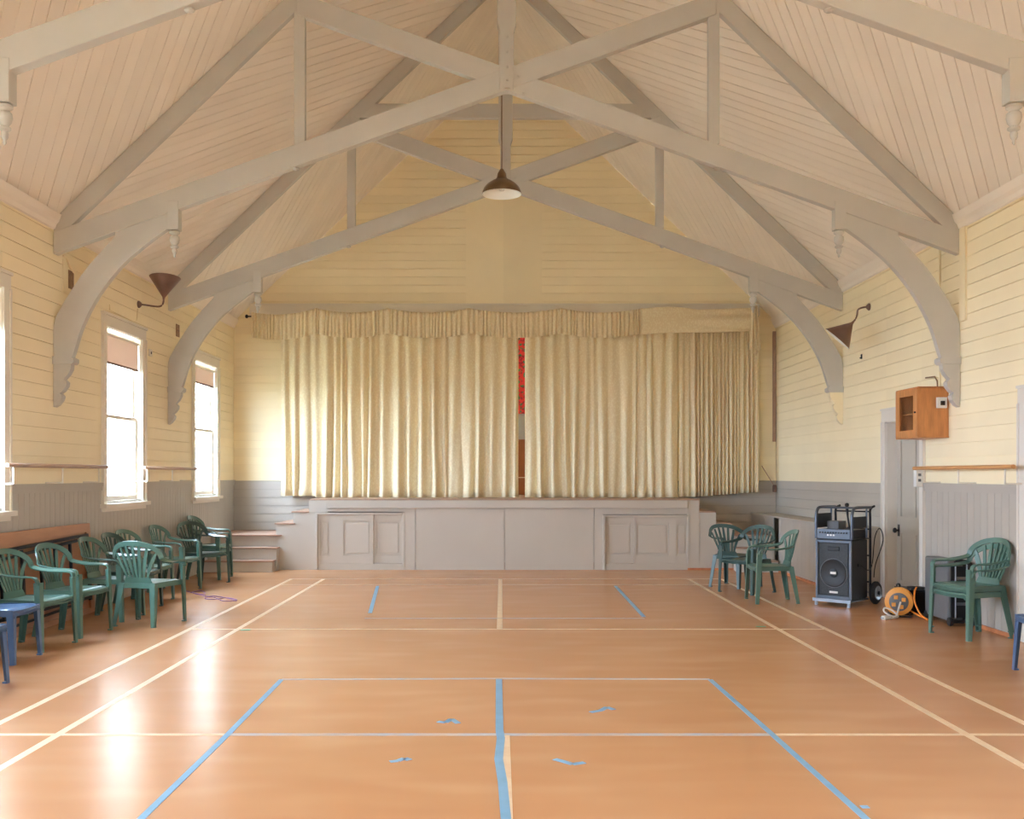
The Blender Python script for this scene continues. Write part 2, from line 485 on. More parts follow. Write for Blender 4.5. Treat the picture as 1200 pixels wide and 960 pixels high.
while z < RIDGE - 0.02:
    zt = z + 0.137
    g = random.choice((0.011, 0.014, 0.017))
    segs = [(XL, XR)]
    if zt > 0.5 and z < 3.95: segs = [(XL, PO[0]), (PO[1], XR)]
    for x0, x1 in segs:
        if z < DADO - 0.01:
            m = 'grey_paint'
            wf_obj('board', m, (x0, x1, z, min(zt, DADO) - g), YB, b_y0)
        if zt > DADO:
            wf_obj('board', 'cream_paint', (x0, x1, max(z, DADO), zt - g), YB, b_y0)
    z += 0.137
for x0, x1 in ((-0.60, 0.025), (0.031, 0.675)):
    wf_obj('upright_panel', 'cream_paint', (x0, x1, 4.34, 6.25), YB - 0.01, YB - 0.0005)
k += 1
b = MB(); b.box(-4.22, 4.32, YB - 0.06, YB - 0.0005, 4.14, 4.31); b.box(-4.26, 4.36, YB - 0.075, YB - 0.0005, 4.31, 4.335)
tag(b.build('trim_%d' % k, 'white_trim'), kind='structure')

# plain rear wall behind the camera
b = MB()
ROPS = []
for x0, x1, z0, z1 in wall_cells(XL, XR, 0, EAVE, ROPS): b.box(x0, x1, YR - 0.15, YR, z0, z1)
b.prism_y([(XL, EAVE), (XR, EAVE), (CX, RIDGE)], YR - 0.15, YR)
tag(b.build('wall_rear', 'cream_base'), 'plain cream rear wall of the hall', 'wall', kind='structure')

# ------------------------------------------------------------------ ceiling: two slopes of diagonal boards
SL = math.hypot(HW, RIDGE - EAVE)
TRY = [6.80, 10.33, 13.86]
for sgn, nm in ((-1, 'ceiling'), (1, 'ceiling')):
    X = XL if sgn < 0 else XR
    dx, dz = -sgn * HW / SL, (RIDGE - EAVE) / SL          # up-slope direction
    nx, nz = sgn * dz * 1.0, HW / SL                       # outward normal
    nx = sgn * (RIDGE - EAVE) / SL
    def pt(s_, y_, d_): return (X + dx * s_ + nx * d_, y_, EAVE + dz * s_ + nz * d_)
    root = tag(empty(nm, (0, 0, 0)), 'sloping boarded ceiling on the window side' if sgn < 0 else 'sloping boarded ceiling on the side of the doors', 'ceiling', kind='structure')
    b = MB(); q = [(-0.15, YR - 0.15), (SL, YR - 0.15), (SL, YB + 0.14), (-0.15, YB + 0.14)]
    b.prism([pt(s_, y_, BT) for s_, y_ in q], [pt(s_, y_, 0.14) for s_, y_ in q]); b.build('ceiling_backing', 'ceiling_base', root)
    for ya, yb, tow in ((3.9, 6.80, 1), (6.80, 10.33, 1), (10.33, 13.86, -1), (13.86, YB, 1)):
        R2 = math.sqrt(0.5); pitch = 0.145
        cs = [(s_ + tow * y_) * R2 for s_ in (0, SL) for y_ in (ya, yb)]
        c = min(cs) - random.random() * pitch
        while c < max(cs):
            p = [(0, ya), (SL, ya), (SL, yb), (0, yb)]
            g = random.choice((0.005, 0.008, 0.011))
            p = clip(p, R2, tow * R2, c + pitch - g); p = clip(p, -R2, -tow * R2, -c) if p else p
            if len(p) > 2:
                MB().prism([pt(s_, y_, 0) for s_, y_ in p], [pt(s_, y_, BT) for s_, y_ in p]).build('board', 'ceiling_paint', root)
            c += pitch

# ------------------------------------------------------------------ windows
def window(n, sgn, yc, label, full=True):
    X = XL if sgn < 0 else XR
    root = tag(empty('window_%d' % n, (X, yc, OZ0)), label, 'window', kind='structure')
    def P(nm, m, *bx, par=root, bevel=0.0):
        b = MB()
        for (d0, d1, y0, y1, z0, z1) in bx: b.box(-sgn * d0, -sgn * d1, y0, y1, z0 - OZ0, z1 - OZ0)
        return b.build(nm, m, par, bevel=bevel)
    # d is measured inward from the wall face
    a = 0.115
    P('architrave', 'white_trim', (-0.0, 0.022, -OHW - a, -OHW + 0.01, OZ0 - 0.03, OZ1 - 0.01), (0.022, 0.034, -OHW - a, -OHW - a + 0.03, OZ0 - 0.03, OZ1 - 0.01))
    P('architrave', 'white_trim', (-0.0, 0.022, OHW - 0.01, OHW + a, OZ0 - 0.03, OZ1 - 0.01), (0.022, 0.034, OHW + a - 0.03, OHW + a, OZ0 - 0.03, OZ1 - 0.01))
    P('architrave', 'white_trim', (-0.0, 0.023, -OHW - a, OHW + a, OZ1 - 0.01, OZ1 + a), (0.0, 0.04, -OHW - a - 0.01, OHW + a + 0.01, OZ1 + a, OZ1 + a + 0.03))
    P('sill', 'white_trim', (-0.14, 0.07, -OHW - a - 0.03, OHW + a + 0.03, OZ0 - 0.075, OZ0 - 0.03), (0, 0.02, -OHW - a, OHW + a, OZ0 - 0.12, OZ0 - 0.075))
    P('jamb', 'white_trim', (-0.16, 0.0, -OHW, -OHW + 0.02, OZ0, OZ1)); P('jamb', 'white_trim', (-0.16, 0.0, OHW - 0.02, OHW, OZ0, OZ1))
    P('jamb', 'white_trim', (-0.16, 0.0, -OHW + 0.02, OHW - 0.02, OZ1 - 0.02, OZ1))
    zm = 2.15; st = 0.05; e = OHW - 0.02
    for nm, d0, d1, z0, z1 in (('upper_sash', -0.115, -0.085, zm - 0.02, OZ1 - 0.02), ('lower_sash', -0.08, -0.05, OZ0 - 0.03, zm + 0.02)):
        bt = 0.045 if nm == 'upper_sash' else 0.085
        s_ = P(nm, 'white_trim', (d0, d1, -e, -e + st, z0, z1), (d0, d1, e - st, e, z0, z1), (d0, d1, -e + st, e - st, z0, z0 + bt), (d0, d1, -e + st, e - st, z1 - 0.04, z1),
               *(((d0, d1, -0.012, 0.012, z0 + bt, z1 - 0.04),) if nm == 'lower_sash' else ()))
        for y0, y1 in (((-e + st, -0.012), (0.012, e - st)) if nm == 'lower_sash' else ((-e + st, e - st),)):
            P('pane', 'window_glass', (d0 + 0.013, d0 + 0.017, y0, y1, z0 + bt, z1 - 0.04), par=s_)
    if not full: return root
    return root
WN = ['near boarded wall end'] * 3
labs = {8.66: 'tall white sash window above the folded table', 12.22: 'tall white sash window between the two arched truss braces', 15.58: 'tall white sash window next to the stage steps'}
blind_z = {8.66: 2.8, 12.22: 2.77, 15.58: 2.85}
n = 0
for y in WIN_L:
    n += 1; window(n, -1, y, labs.get(y, 'tall white sash window further down the hall'))
for y in WIN_R:
    n += 1; window(n, 1, y, 'tall white sash window further down the hall')
for y, zb in blind_z.items():
    root = tag(empty('roller_blind', (XL - 0.03, y, OZ1 - 0.05)), {8.66: 'pale roller blind in the window above the folded table', 12.22: 'pale roller blind pulled lower, in window between the truss braces', 15.58: 'pale roller blind in the window next to the stage steps'}[y], 'blind', 'roller blinds in the windows')
    e = OHW - 0.035
    MB().box(-0.002, 0.0, -e, e, zb - OZ1 + 0.05, -0.03).build('fabric', 'blind_fabric', root)
    MB().lathe([(0.018, -e), (0.018, e)], (0, 0, -0.03), (0, 1, 0), 10).build('roller', 'white_trim', root)
    MB().box(-0.008, 0.006, -e, e, zb - OZ1 + 0.03, zb - OZ1 + 0.055).build('bottom_bar', 'sconce_brown', root)

# ------------------------------------------------------------------ doors in the wall on the right
def door(n, ya, yb, label, knob):
    root = tag(empty('door_%d' % n, (XR, (ya + yb) / 2, 0)), label, 'door', kind='structure')
    yc = (ya + yb) / 2; h = (yb - ya) / 2
    def P(nm, m, *bx, par=root):
        b = MB()
        for (d0, d1, y0, y1, z0, z1) in bx: b.box(-d0, -d1, y0, y1, z0, z1)
        return b.build(nm, m, par)
    a = 0.105
    for s_ in (-1, 1):
        P('architrave', 'door_trim', (0, 0.022, s_ * (h - 0.012), s_ * (h + a), 0, DZ - 0.012), (0.022, 0.032, s_ * (h + a - 0.03), s_ * (h + a), 0, DZ - 0.012))
        P('jamb', 'door_trim', (-0.16, 0, s_ * (h - 0.02), s_ * h, 0, DZ))
    P('architrave', 'door_trim', (0, 0.0225, -h - a, h + a, DZ - 0.012, DZ + a + 0.02), (0.0, 0.034, -h - a - 0.008, h + a + 0.008, DZ + a + 0.02, DZ + a + 0.045))
    P('jamb', 'door_trim', (-0.16, 0, -h, h, DZ - 0.02, DZ))
    lf = P('door_leaf', 'door_paint', (-0.16, -0.135, -h + 0.022, h - 0.022, 0.01, DZ - 0.022))
    w_ = h - 0.022
    fr = MB()
    for bx in ((-w_, -w_ + 0.11, 0.01, DZ - 0.022), (w_ - 0.11, w_, 0.01, DZ - 0.022), (-0.05, 0.05, 0.01, DZ - 0.022)): fr.box(0.12, 0.136, bx[0], bx[1], bx[2], bx[3])
    for z0, z1 in ((0.01, 0.22), (0.78, 0.98), (1.95, DZ - 0.022)): fr.box(0.1202, 0.136, -w_, w_, z0, z1)
    fr.build('door_frame_rails', 'door_paint', lf)
    if knob:
        MB().lathe([(0.012, 0), (0.012, 0.03), (0.028, 0.036), (0.032, 0.052), (0.024, 0.066), (0.0, 0.07)], (0.12, w_ - 0.06, 0.81), (-1, 0, 0), 14).build('door_knob', 'black_plastic', lf, smooth=40)
        MB().box(0.113, 0.12, w_ - 0.085, w_ - 0.035, 0.74, 0.88).build('lock_plate', 'black_plastic', lf)
door(1, D1[0], D1[1], 'grey panelled door in white frame beside the loudspeaker trolley', True)
door(2, D2[0], D2[1], 'grey panelled door in white frame at the end of the wooden barre', True)

# ================================================================== STAGE AND STEPS
stage = tag(empty('stage', (0.03, YST, 0)), 'grey painted timber stage with panelled cupboards under the curtain', 'stage')
SX0, SX1 = -2.98, 3.05
def ST(nm, m, *bx, par=stage, bevel=0.0):
    b = MB()
    for (x0, x1, y0, y1, z0, z1) in bx: b.box(x0 - 0.03, x1 - 0.03, y0, y1, z0, z1)
    return b.build(nm, m, par, bevel=bevel)
ST('deck', 'tread_wood', (SX0, SX1, -0.012, YB - YST - 0.002, ZST - 0.014, ZST))
b = MB().box(PO[0] - 0.2, PO[1] + 0.2, YB + 0.15, 20.5, ZST - 0.022, ZST); b.box(PO[0], PO[1], YB + 0.002, YB + 0.15, ZST - 0.022, ZST)
tag(b.build('floor_stage', 'tread_wood'), 'wooden stage floor behind the curtain', 'floor', kind='structure')
ST('fascia', 'stage_grey', (-2.70, 2.86, -0.055, 0.02, 0.955, ZST - 0.016), bevel=0.004)
ST('front_panel', 'stage_grey', (SX0, -2.70, -0.004, 0.03, 0.89, ZST - 0.015))
ST('front_panel', 'stage_grey', (2.86, SX1, -0.004, 0.03, 0.0, ZST - 0.015))
ST('front_panel', 'stage_grey', (-1.33, 0.037, 0, 0.03, 0, 0.955))
ST('front_panel', 'stage_grey', (0.045, 1.42, 0, 0.03, 0, 0.955))
ST('front_panel', 'stage_grey', (-1.50, -1.336, -0.006, 0.03, 0, 0.955))
ST('front_panel', 'stage_grey', (1.428, 1.56, -0.006, 0.03, 0, 0.955))
ST('front_panel', 'stage_grey', (-2.70, -1.50, -0.002, 0.03, 0.90, 0.955))
ST('front_panel', 'stage_grey', (1.56, 2.86, -0.002, 0.03, 0.86, 0.955))
def cupboard(x0, x1, z1, doors, edge):
    # frame, then sliding doors with fielded panels
    ST('cupboard_frame', 'stage_grey', (x0, x0 + 0.035, -0.03, 0.03, 0, z1), (x1 - 0.035, x1, -0.012, 0.03, 0, z1), (x0 + 0.035, x1 - 0.035, -0.028, 0.03, z1 - 0.03, z1), (x0 + 0.04, x1 - 0.035, -0.01, 0.015, 0, 0.095), bevel=0.003)
    for a, b_, rec, panels in doors:
        d = ST('cupboard_door', 'stage_grey', (a, b_, 0.018 + rec, 0.03 + rec, 0.095, z1 - 0.03))
        # stiles and rails proud of the door slab, leaving the panels sunk
        xs = [a] + [v for p in panels for v in p] + [b_]
        bx = [(xs[i], xs[i + 1], rec, rec + 0.018, 0.095, z1 - 0.03) for i in range(0, len(xs), 2) if xs[i + 1] - xs[i] > 0.002]
        for p in panels: bx += [(p[0], p[1], rec + 0.0004, rec + 0.018, 0.095, 0.225), (p[0], p[1], rec + 0.0004, rec + 0.018, z1 - 0.125, z1 - 0.03)]
        ST('door_rails', 'stage_grey', *bx, par=d)
        for p in panels:
            if p[1] - p[0] > 0.1:
                ST('fielded_panel', 'stage_grey', (p[0] + 0.035, p[1] - 0.035, rec + 0.006, rec + 0.018, 0.26, z1 - 0.16), par=d, bevel=0.005)
cupboard(-2.876, -1.50, 0.885, ((-2.84, -1.985, 0.0, ((-2.81, -2.655), (-2.445, -2.02))), (-1.985, -1.535, 0.03, ((-1.945, -1.565),))), -1)
cupboard(1.56, 2.90, 0.85, ((1.595, 2.04, 0.03, ((1.62, 2.01),)), (2.04, 2.865, 0.0, ((2.08, 2.58), (2.70, 2.865))),), 1)
tag(MB().box(SX1 - 0.18, 3.58, YST - 0.018, YST - 0.004, 0, 0.03).build('trim_30', 'raw_edge'), kind='structure')

def stairs(sgn, label):
    root = tag(empty('stage_steps', (CX + sgn * 3.95, YST, 0)), label, 'steps', 'steps up to the stage')
    ox = CX + sgn * 3.95
    def B(nm, m, *bx, bevel=0.0):
        b = MB()
        for (x0, x1, y0, y1, z0, z1) in bx: b.box(x0 - ox, x1 - ox, y0, y1, z0, z1)
        return b.build(nm, m, root, bevel=bevel)
    if sgn < 0: wall, inn, edge = XL + 0.002, -3.46, SX0; st = [(-3.51, -3.19), (-3.25, -2.982)]
    else: wall, inn, edge = 4.165, 3.56, SX1; st = [(3.31, 3.56), (3.052, 3.312)]
    D = YB - YST - 0.002
    f = 0.022
    B('riser', 'stage_grey', (wall, inn, -0.40, -0.20, 0, 0.175 - f)); B('tread', 'tread_wood', (wall, inn + 0.012 * (-sgn), -0.425, -0.18, 0.175 - f, 0.175), bevel=0.003)
    B('riser', 'stage_grey', (wall, inn + 0.02, -0.18, -0.005, 0, 0.36 - f)); B('tread', 'tread_wood', (wall, inn + 0.02 + 0.012 * (-sgn), -0.205, -0.003, 0.36 - f, 0.36), bevel=0.003)
    land = -3.40 if sgn < 0 else 3.56
    B('riser', 'stage_grey', (wall, inn, 0.03, D, 0, 0.545 - f)); B('tread', 'tread_wood', (wall, land, -0.03, D, 0.545 - f, 0.545), bevel=0.003)
    z4, z5 = 0.725, 0.905
    y0 = -0.012 if sgn < 0 else 0.006
    for (x0, x1), z in zip(st, (z4, z5)): B('tread', 'tread_wood', (x0, x1, y0, D, z - f, z), bevel=0.003)
    if sgn < 0: poly = [(-3.46, 0), (SX0 + 0.1, 0), (SX0 + 0.1, 0.89), (SX0 + 0.004, 0.89), (SX0 + 0.004, z5 - f), (-3.22, z5 - f), (-3.22, z4 - f), (-3.49, z4 - f), (-3.49, 0.521), (-3.46, 0.521)]
    else: poly = [(SX1 + 0.002, 0), (3.56, 0), (3.56, z4 - f), (3.312, z4 - f), (3.312, z5 - f), (SX1 + 0.002, z5 - f)]
    MB().prism_y([(x - ox, z) for x, z in poly], 0.002, 0.03).build('side_panel', 'stage_grey', root)
    x0, x1 = (-3.40, SX0) if sgn < 0 else (3.56, SX1)
    B('riser', 'stage_grey', (st[0][0 if sgn < 0 else 1] + (0.022 if sgn < 0 else -0.001), st[0][0 if sgn < 0 else 1] + (0.05 if sgn < 0 else -0.02), 0.031, D, 0.545, z4 - f))
    B('riser', 'stage_grey', (st[1][0 if sgn < 0 else 1] + (0.03 if sgn < 0 else -0.001), st[1][0 if sgn < 0 else 1] + (0.05 if sgn < 0 else -0.02), 0.031, D, z4, z5 - f))
    B('riser', 'stage_grey', (edge - 0.003, edge + 0.015 if sgn < 0 else edge - 0.015, 0.031, D, z5, ZST - 0.03))
stairs(-1, 'grey steps with brown treads in the window-side corner of the stage')
stairs(1, 'grey steps with brown treads behind the group of three green chairs')

# boxed ledge along the wall on the right
lg = tag(empty('boxed_ledge', (4.4, 14.5, 0)), 'low grey boarded ledge along the wall behind the loudspeaker trolley', 'ledge')
def LG(nm, m, x0, x1, y0, y1, z0, z1, bevel=0.0): return MB().box(x0 - 4.4, x1 - 4.4, y0 - 14.5, y1 - 14.5, z0, z1).build(nm, m, lg, bevel=bevel)
LG('cap', 'grey_paint', 4.18, XR - 0.001, 12.39, YB - 0.001, 0.81, 0.835, 0.004)
y = 12.39
while y < 15.55:
    LG('board', 'grey_paint', 4.2, 4.215, y, min(y + 0.195, 15.55), 0, 0.81); y += 0.20
y = 15.86
while y < YB - 0.01:
    LG('board', 'grey_paint', 4.2, 4.215, y, min(y + 0.27, YB - 0.001), 0, 0.81); y += 0.275
LG('end_panel', 'grey_paint', 4.2, XR - 0.001, 12.38, 12.39, 0, 0.81)
LG('gap_shade_sheet', 'black_plastic', 4.45, 4.46, 15.4, 16.0, 0, 0.8)  # black sheet stands in for the shade inside the open gap
LG('floor_edge', 'raw_edge', 4.17, 4.2, 12.39, 15.5, 0, 0.03)

# ------------------------------------------------------------------ space behind the curtain
bs = tag(empty('wall_stage', (0.2, 20.5, 0)), 'walls of the space behind the stage curtain', 'wall', kind='structure')
b = MB(); b.box(XL - 0.2 - 0.2, XR + 0.2 - 0.2, 0, 0.1, 0, 4.6)
b.box(XR - 0.2, XR - 0.05, -3.1, 0, 0, 4.6)
for a in wall_cells(17.36, 20.5, 0, 4.6, [(18.1, 19.7, 1.6, 3.6)]): b.box(XL - 0.35, XL - 0.2, a[0] - 20.5, a[1] - 20.5, a[2], a[3])
b.box(XL - 0.4, XR, -3.14, 0.1, 4.6, 4.7)
b.build('wall_backing', 'cream_base', bs)
tag(MB().box(-0.9, 1.3, 20.0, 20.03, 2.66, 4.25).build('floral_hanging', 'floral_cloth'), 'red and green floral hanging seen through the curtain gap', 'hanging')
b = empty('wooden_cupboard', (0.35, 19.7, ZST)); tag(b, 'brown wooden cupboard seen through the curtain gap', 'cupboard')
MB().box(-0.9, 0.9, -0.2, 0.22, 0, 1.02).build('body', 'stage_brown', b, bevel=0.01)
MB().box(-0.93, 0.93, -0.225, 0.24, 1.02, 1.05).build('top', 'stage_brown', b)
MB().box(-0.88, 0.88, -0.21, -0.2, 0.32, 0.335).build('shelf_edge', 'white_trim', b)
tag(MB().box(-1.0, 1.4, 20.05, 20.08, 2.1, 2.66).build('backdrop_board', 'stage_grey_wall'), 'plain grey backdrop board below the floral hanging', 'board')

# ================================================================== ROOF TRUSSES
TT = 0.09
CZ0, CSL = 5.44, 0.362
def truss_proto():
    root = empty('roof_truss')
    def lin(p, q, depth, t, nm, y=0.0):
        # straight member in the XZ plane; depth measured across its axis
        (x0, z0), (x1, z1) = p, q
        L_ = math.hypot(x1 - x0, z1 - z0); ux, uz = -(z1 - z0) / L_ * depth / 2, (x1 - x0) / L_ * depth / 2
        return MB().prism_y([(x0 - ux, z0 - uz), (x1 - ux, z1 - uz), (x1 + ux, z1 + uz), (x0 + ux, z0 + uz)], y - t / 2, y + t / 2).build(nm, 'truss_paint', root, bevel=0.007)
    rd = 0.17; off = rd / 2 / math.cos(math.atan(SLOPE)) + 0.002
    for s_ in (-1, 1):
        xw = s_ * (HW - 0.004)
        p0 = (xw, EAVE - off + 0.0); p1 = (0.0, RIDGE - off)
        L_ = math.hypot(p1[0] - p0[0], p1[1] - p0[1]); c_ = off
        MB().prism_y([(xw, EAVE - 2 * off), (0, RIDGE - 2 * off), (0, RIDGE - 0.004), (xw, EAVE - 0.004)], -TT / 2 + 0.004, TT / 2 - 0.004).build('rafter', 'truss_paint', root, bevel=0.007)
    # scissor chords: each runs from one wall across the axis up to the opposite rafter
    xe = (RIDGE - 2 * off + 0.06 - CZ0) / (CSL + SLOPE)
    hv = 0.225 / 2
    for s_ in (-1, 1):
        t = TT + 0.002 if s_ > 0 else TT + 0.012
        a, b_ = (s_ * (HW - 0.006), CZ0 - CSL * (HW - 0.006)), (-s_ * xe, CZ0 + CSL * xe)
        MB().prism_y([(a[0], a[1] - hv), (b_[0], b_[1] - hv), (b_[0], b_[1] + hv), (a[0], a[1] + hv)], -t / 2, t / 2).build('scissor_chord', 'truss_paint', root, bevel=0.007)
    zc = 6.28
    xc = (RIDGE - 2 * off - zc) / SLOPE
    MB().prism_y([(-xc, zc), (xc, zc), (xc - 0.19 / SLOPE, zc + 0.19), (-xc + 0.19 / SLOPE, zc + 0.19)], -TT / 2 - 0.0035, TT / 2 + 0.0035).build('collar_tie', 'truss_paint', root, bevel=0.006)
    # king post with chamfered waist, up to the ridge
    kp = [(-0.07, CZ0 - 0.12), (0.07, CZ0 - 0.12), (0.07, 5.92), (0.095, 6.0), (0.095, RIDGE - 0.25), (-0.095, RIDGE - 0.25), (-0.095, 6.0), (-0.07, 5.92)]
    kpo = MB().prism_y(kp, -TT / 2 - 0.012, TT / 2 + 0.012).build('king_post', 'truss_paint', root, bevel=0.006)
    MB().box(-0.02, 0.03, -TT / 2 - 0.03, -TT / 2 - 0.012, CZ0 - 0.10, 5.95).build('iron_strap', 'truss_paint', kpo)
    for zz in (5.42, 5.55, 5.70, 5.85):
        MB().lathe([(0.013, 0), (0.013, 0.008), (0.006, 0.012)], (0.005, -TT / 2 - 0.03, zz), (0, -1, 0), 8).build('bolt', 'truss_paint', kpo)
    for xx, zz in ((0.12, 5.47), (0.16, 5.30)):
        MB().lathe([(0.035, 0), (0.035, 0.006), (0.014, 0.008), (0.012, 0.02)], (xx, -TT / 2 - 0.001, zz), (0, -1, 0), 10).build('bolt', 'truss_paint', root)
    for s_ in (-1, 1):
        x = s_ * 2.08
        MB().box(x - 0.055, x + 0.055, -0.04, 0.04, CZ0 - CSL * 2.08 + hv - 0.01, RIDGE - SLOPE * 2.08 - 2 * off + 0.05).build('queen_post', 'truss_paint', root, bevel=0.005)
        # arched brace
        inner = [(-4.385, 2.60), (-4.345, 2.70), (-4.26, 2.965), (-4.10, 3.27), (-3.86, 3.575), (-3.60, 3.80), (-3.40, 3.945)]
        outer = [(-4.543, 2.60), (-4.543, 2.98), (-4.47, 3.15), (-4.395, 3.28), (-4.21, 3.55), (-3.93, 3.862)]
        def sm(pts, n_=4):
            o_ = []
            for i in range(len(pts) - 1):
                p0, p1, p2, p3 = pts[max(i - 1, 0)], pts[i], pts[i + 1], pts[min(i + 2, len(pts) - 1)]
                for k_ in range(n_):
                    t = k_ / n_
                    o_.append(tuple(0.5 * (2 * p1[d] + (p2[d] - p0[d]) * t + (2 * p0[d] - 5 * p1[d] + 4 * p2[d] - p3[d]) * t * t + (3 * p1[d] - p0[d] - 3 * p2[d] + p3[d]) * t ** 3) for d in (0, 1)))
            return o_ + [pts[-1]]
        I = sm(inner); O = sm(outer)
        top = [(-3.40, CZ0 - CSL * 3.40 - hv + 0.02), (-3.93, CZ0 - CSL * 3.93 - hv + 0.02)]
        poly = I + top + O[::-1]
        poly = [(-s_ * x_, z_) for x_, z_ in poly]
        if s_ > 0: pass
        # triangulated outline keeps the concave shape clean
        b = MB().prism_y(poly, -TT / 2 + 0.006, TT / 2 - 0.006)
        o = b.build('arched_brace', 'truss_paint', root)
        # corbel under the brace: moulded cap and ogee bracket
        cb = MB(); X0 = -4.546
        def cp(pts, t): cb.prism_y([(-s_ * x_, z_) for x_, z_ in pts], -t / 2, t / 2)
        cp([(X0, 2.58), (-4.355, 2.58), (-4.335, 2.60), (-4.335, 2.635), (-4.37, 2.655), (X0, 2.655)], TT + 0.05)
        cb.build('corbel_cap', 'truss_paint', root); cb = MB()
        cp([(X0, 2.58), (-4.37, 2.58), (-4.375, 2.53), (-4.40, 2.48), (-4.445, 2.43), (-4.415, 2.40), (-4.42, 2.36), (-4.455, 2.31), (-4.485, 2.29), (-4.46, 2.26), (-4.47, 2.22), (-4.51, 2.17), (X0, 2.15)], TT)
        cb.build('corbel', 'truss_paint', root)
        # square block and turned drop
        xp = -s_ * 3.345
        zc_ = CZ0 - CSL * 3.345 - hv
        pd = MB().box(xp - 0.055, xp + 0.055, -TT / 2 - 0.012, TT / 2 + 0.012, 3.93, zc_ + 0.1).build('pendant_block', 'truss_paint', root, bevel=0.005)
        pf = [(0.030, 0), (0.052, -0.012), (0.052, -0.03), (0.034, -0.042), (0.030, -0.05), (0.046, -0.065), (0.05, -0.095), (0.042, -0.125), (0.024, -0.15), (0.040, -0.158), (0.040, -0.172), (0.02, -0.185), (0.026, -0.20), (0.022, -0.225), (0.01, -0.245), (0.012, -0.26), (0.002, -0.275)]
        MB().lathe(pf, (xp, 0, 3.93), (0, 0, 1), 16).build('turned_drop', 'truss_paint', pd, smooth=50)
        # small rosette under the chord
        MB().lathe([(0.035, 0), (0.035, -0.012), (0.02, -0.022), (0.0, -0.024)], (s_ * 2.12, 0, CZ0 - CSL * 2.12 - hv - 0.001), (0, 0, 1), 10).build('rosette', 'truss_paint', root)
    return root
tp = truss_proto()
tl = ['grey painted scissor truss spanning farthest from the stage', 'grey painted scissor truss with brown pendant lamp hanging at its king post', 'grey painted scissor truss spanning closest to the stage curtain']
for i, y in enumerate(TRY):
    o = tp if i == 0 else copy_tree(tp)
    o.location = (CX, y, 0)
    tag(o, tl[i], 'truss', 'roof trusses')
    if i == 2:                      # this bracket was painted over in wall cream
        for c_ in o.children:
            if c_.name.startswith('corbel') and 'cap' not in c_.name and c_.data.vertices[0].co.x > 0:
                c_.material_slots[0].link = 'OBJECT'; c_.material_slots[0].material = MATS['cream_paint']

# ================================================================== STAGE CURTAINS
YC = 17.03
def folds(x0, x1, wmin, wmax, rnd):
    xs = [x0]
    while xs[-1] < x1: xs.append(xs[-1] + rnd.uniform(wmin, wmax))
    s_ = (x1 - x0) / (xs[-1] - x0)
    return [x0 + (x - x0) * s_ for x in xs]
def curtain(name, label, x0, x1, z0f, z1, seed, wm, amp, yoff=lambda x: 0.0, zr=22, hem=0.03, m='curtain_cloth', drift=0.05, topf=None):
    rnd = random.Random(seed)
    f = folds(x0, x1, wm[0], wm[1], rnd)
    nf = len(f) - 1
    A = [amp * rnd.uniform(0.45, 1.25) for _ in range(nf)]
    sk = [rnd.uniform(-0.25, 0.25) for _ in range(nf)]
    dr = [rnd.uniform(-1, 1) * drift for _ in range(nf + 1)]; dr[0] = dr[-1] = 0
    fl = [rnd.uniform(0.6, 1.5) for _ in range(nf)]
    ex = [rnd.choice((1.0, 1.6, 2.4, 3.2)) for _ in range(nf)]
    PER = 12
    rows = []
    for r in range(zr + 1):
        t = r / zr                           # 0 top .. 1 hem
        row = []
        for i in range(nf):
            for j in range(PER + (1 if i == nf - 1 else 0)):
                u = j / PER
                bx0 = f[i] + dr[i] * t * t; bx1 = f[i + 1] + dr[i + 1] * t * t
                x = bx0 + (bx1 - bx0) * u
                uu = u + sk[i] * math.sin(PI * u) * 0.5
                a = A[i] * (0.7 + 0.3 * t * fl[i])
                d = -a * math.sin(PI * uu) ** ex[i] + 0.008 * math.sin(x * 37 + t * 6)
                zt = z1 if topf is None else topf(x)
                zb = z0f(x)
                z = zt + (zb - zt) * t
                if hem and t > 0.93:
                    q = (t - 0.93) / 0.07
                    d -= hem * q * (0.6 + 0.6 * math.sin(x * 23 + seed)) * (0.5 + abs(math.sin(x * 9)))
                row.append((x, YC + d + yoff(x), z))
        rows.append(row)
    b = MB().grid(rows)
    o = b.build(name, m, None, smooth='all')
    md = o.modifiers.new('thickness', 'SOLIDIFY'); md.thickness = 0.003
    return tag(o, label, 'curtain')
curtain('stage_curtain', 'long cream damask stage curtain on the window side of the gap', -3.66, 0.275, lambda x: ZST + 0.006 if x > SX0 - 0.1 else ZST + 0.03, 4.06, 3, (0.09, 0.27), 0.10)
curtain('stage_curtain', 'long cream damask stage curtain between the gap and the tightly pleated end', 0.385, 2.92, lambda x: ZST + 0.006, 4.06, 11, (0.09, 0.26), 0.095)
curtain('stage_curtain', 'tightly pleated end curtain with shorter hem above the chairs side steps', 2.945, 4.27, lambda x: ZST + 0.015 + max(0, x - 3.2) * 0.075, 4.06, 23, (0.055, 0.10), 0.09, hem=0.0, yoff=lambda x: 0.012, drift=0.01)
def scallop(x):
    pk = [-4.15, -3.05, -1.88, -0.54, 0.98, 2.32]
    for a, b_ in zip(pk, pk[1:]):
        if a <= x <= b_:
            u = (x - a) / (b_ - a); return 4.215 - 0.075 * math.sin(PI * u) ** 0.8 - (0.06 * (1 - u) if a < -4 else 0)
    return 4.2
o = curtain('curtain_valance', 'gathered cream valance ruffle along the top of the stage curtains', -4.12, 2.32, lambda x: scallop(x) - 0.42, 4.1, 31, (0.04, 0.10), 0.045, yoff=lambda x: -0.14, zr=8, hem=0.02, m='valance_cloth', drift=0.012, topf=scallop)
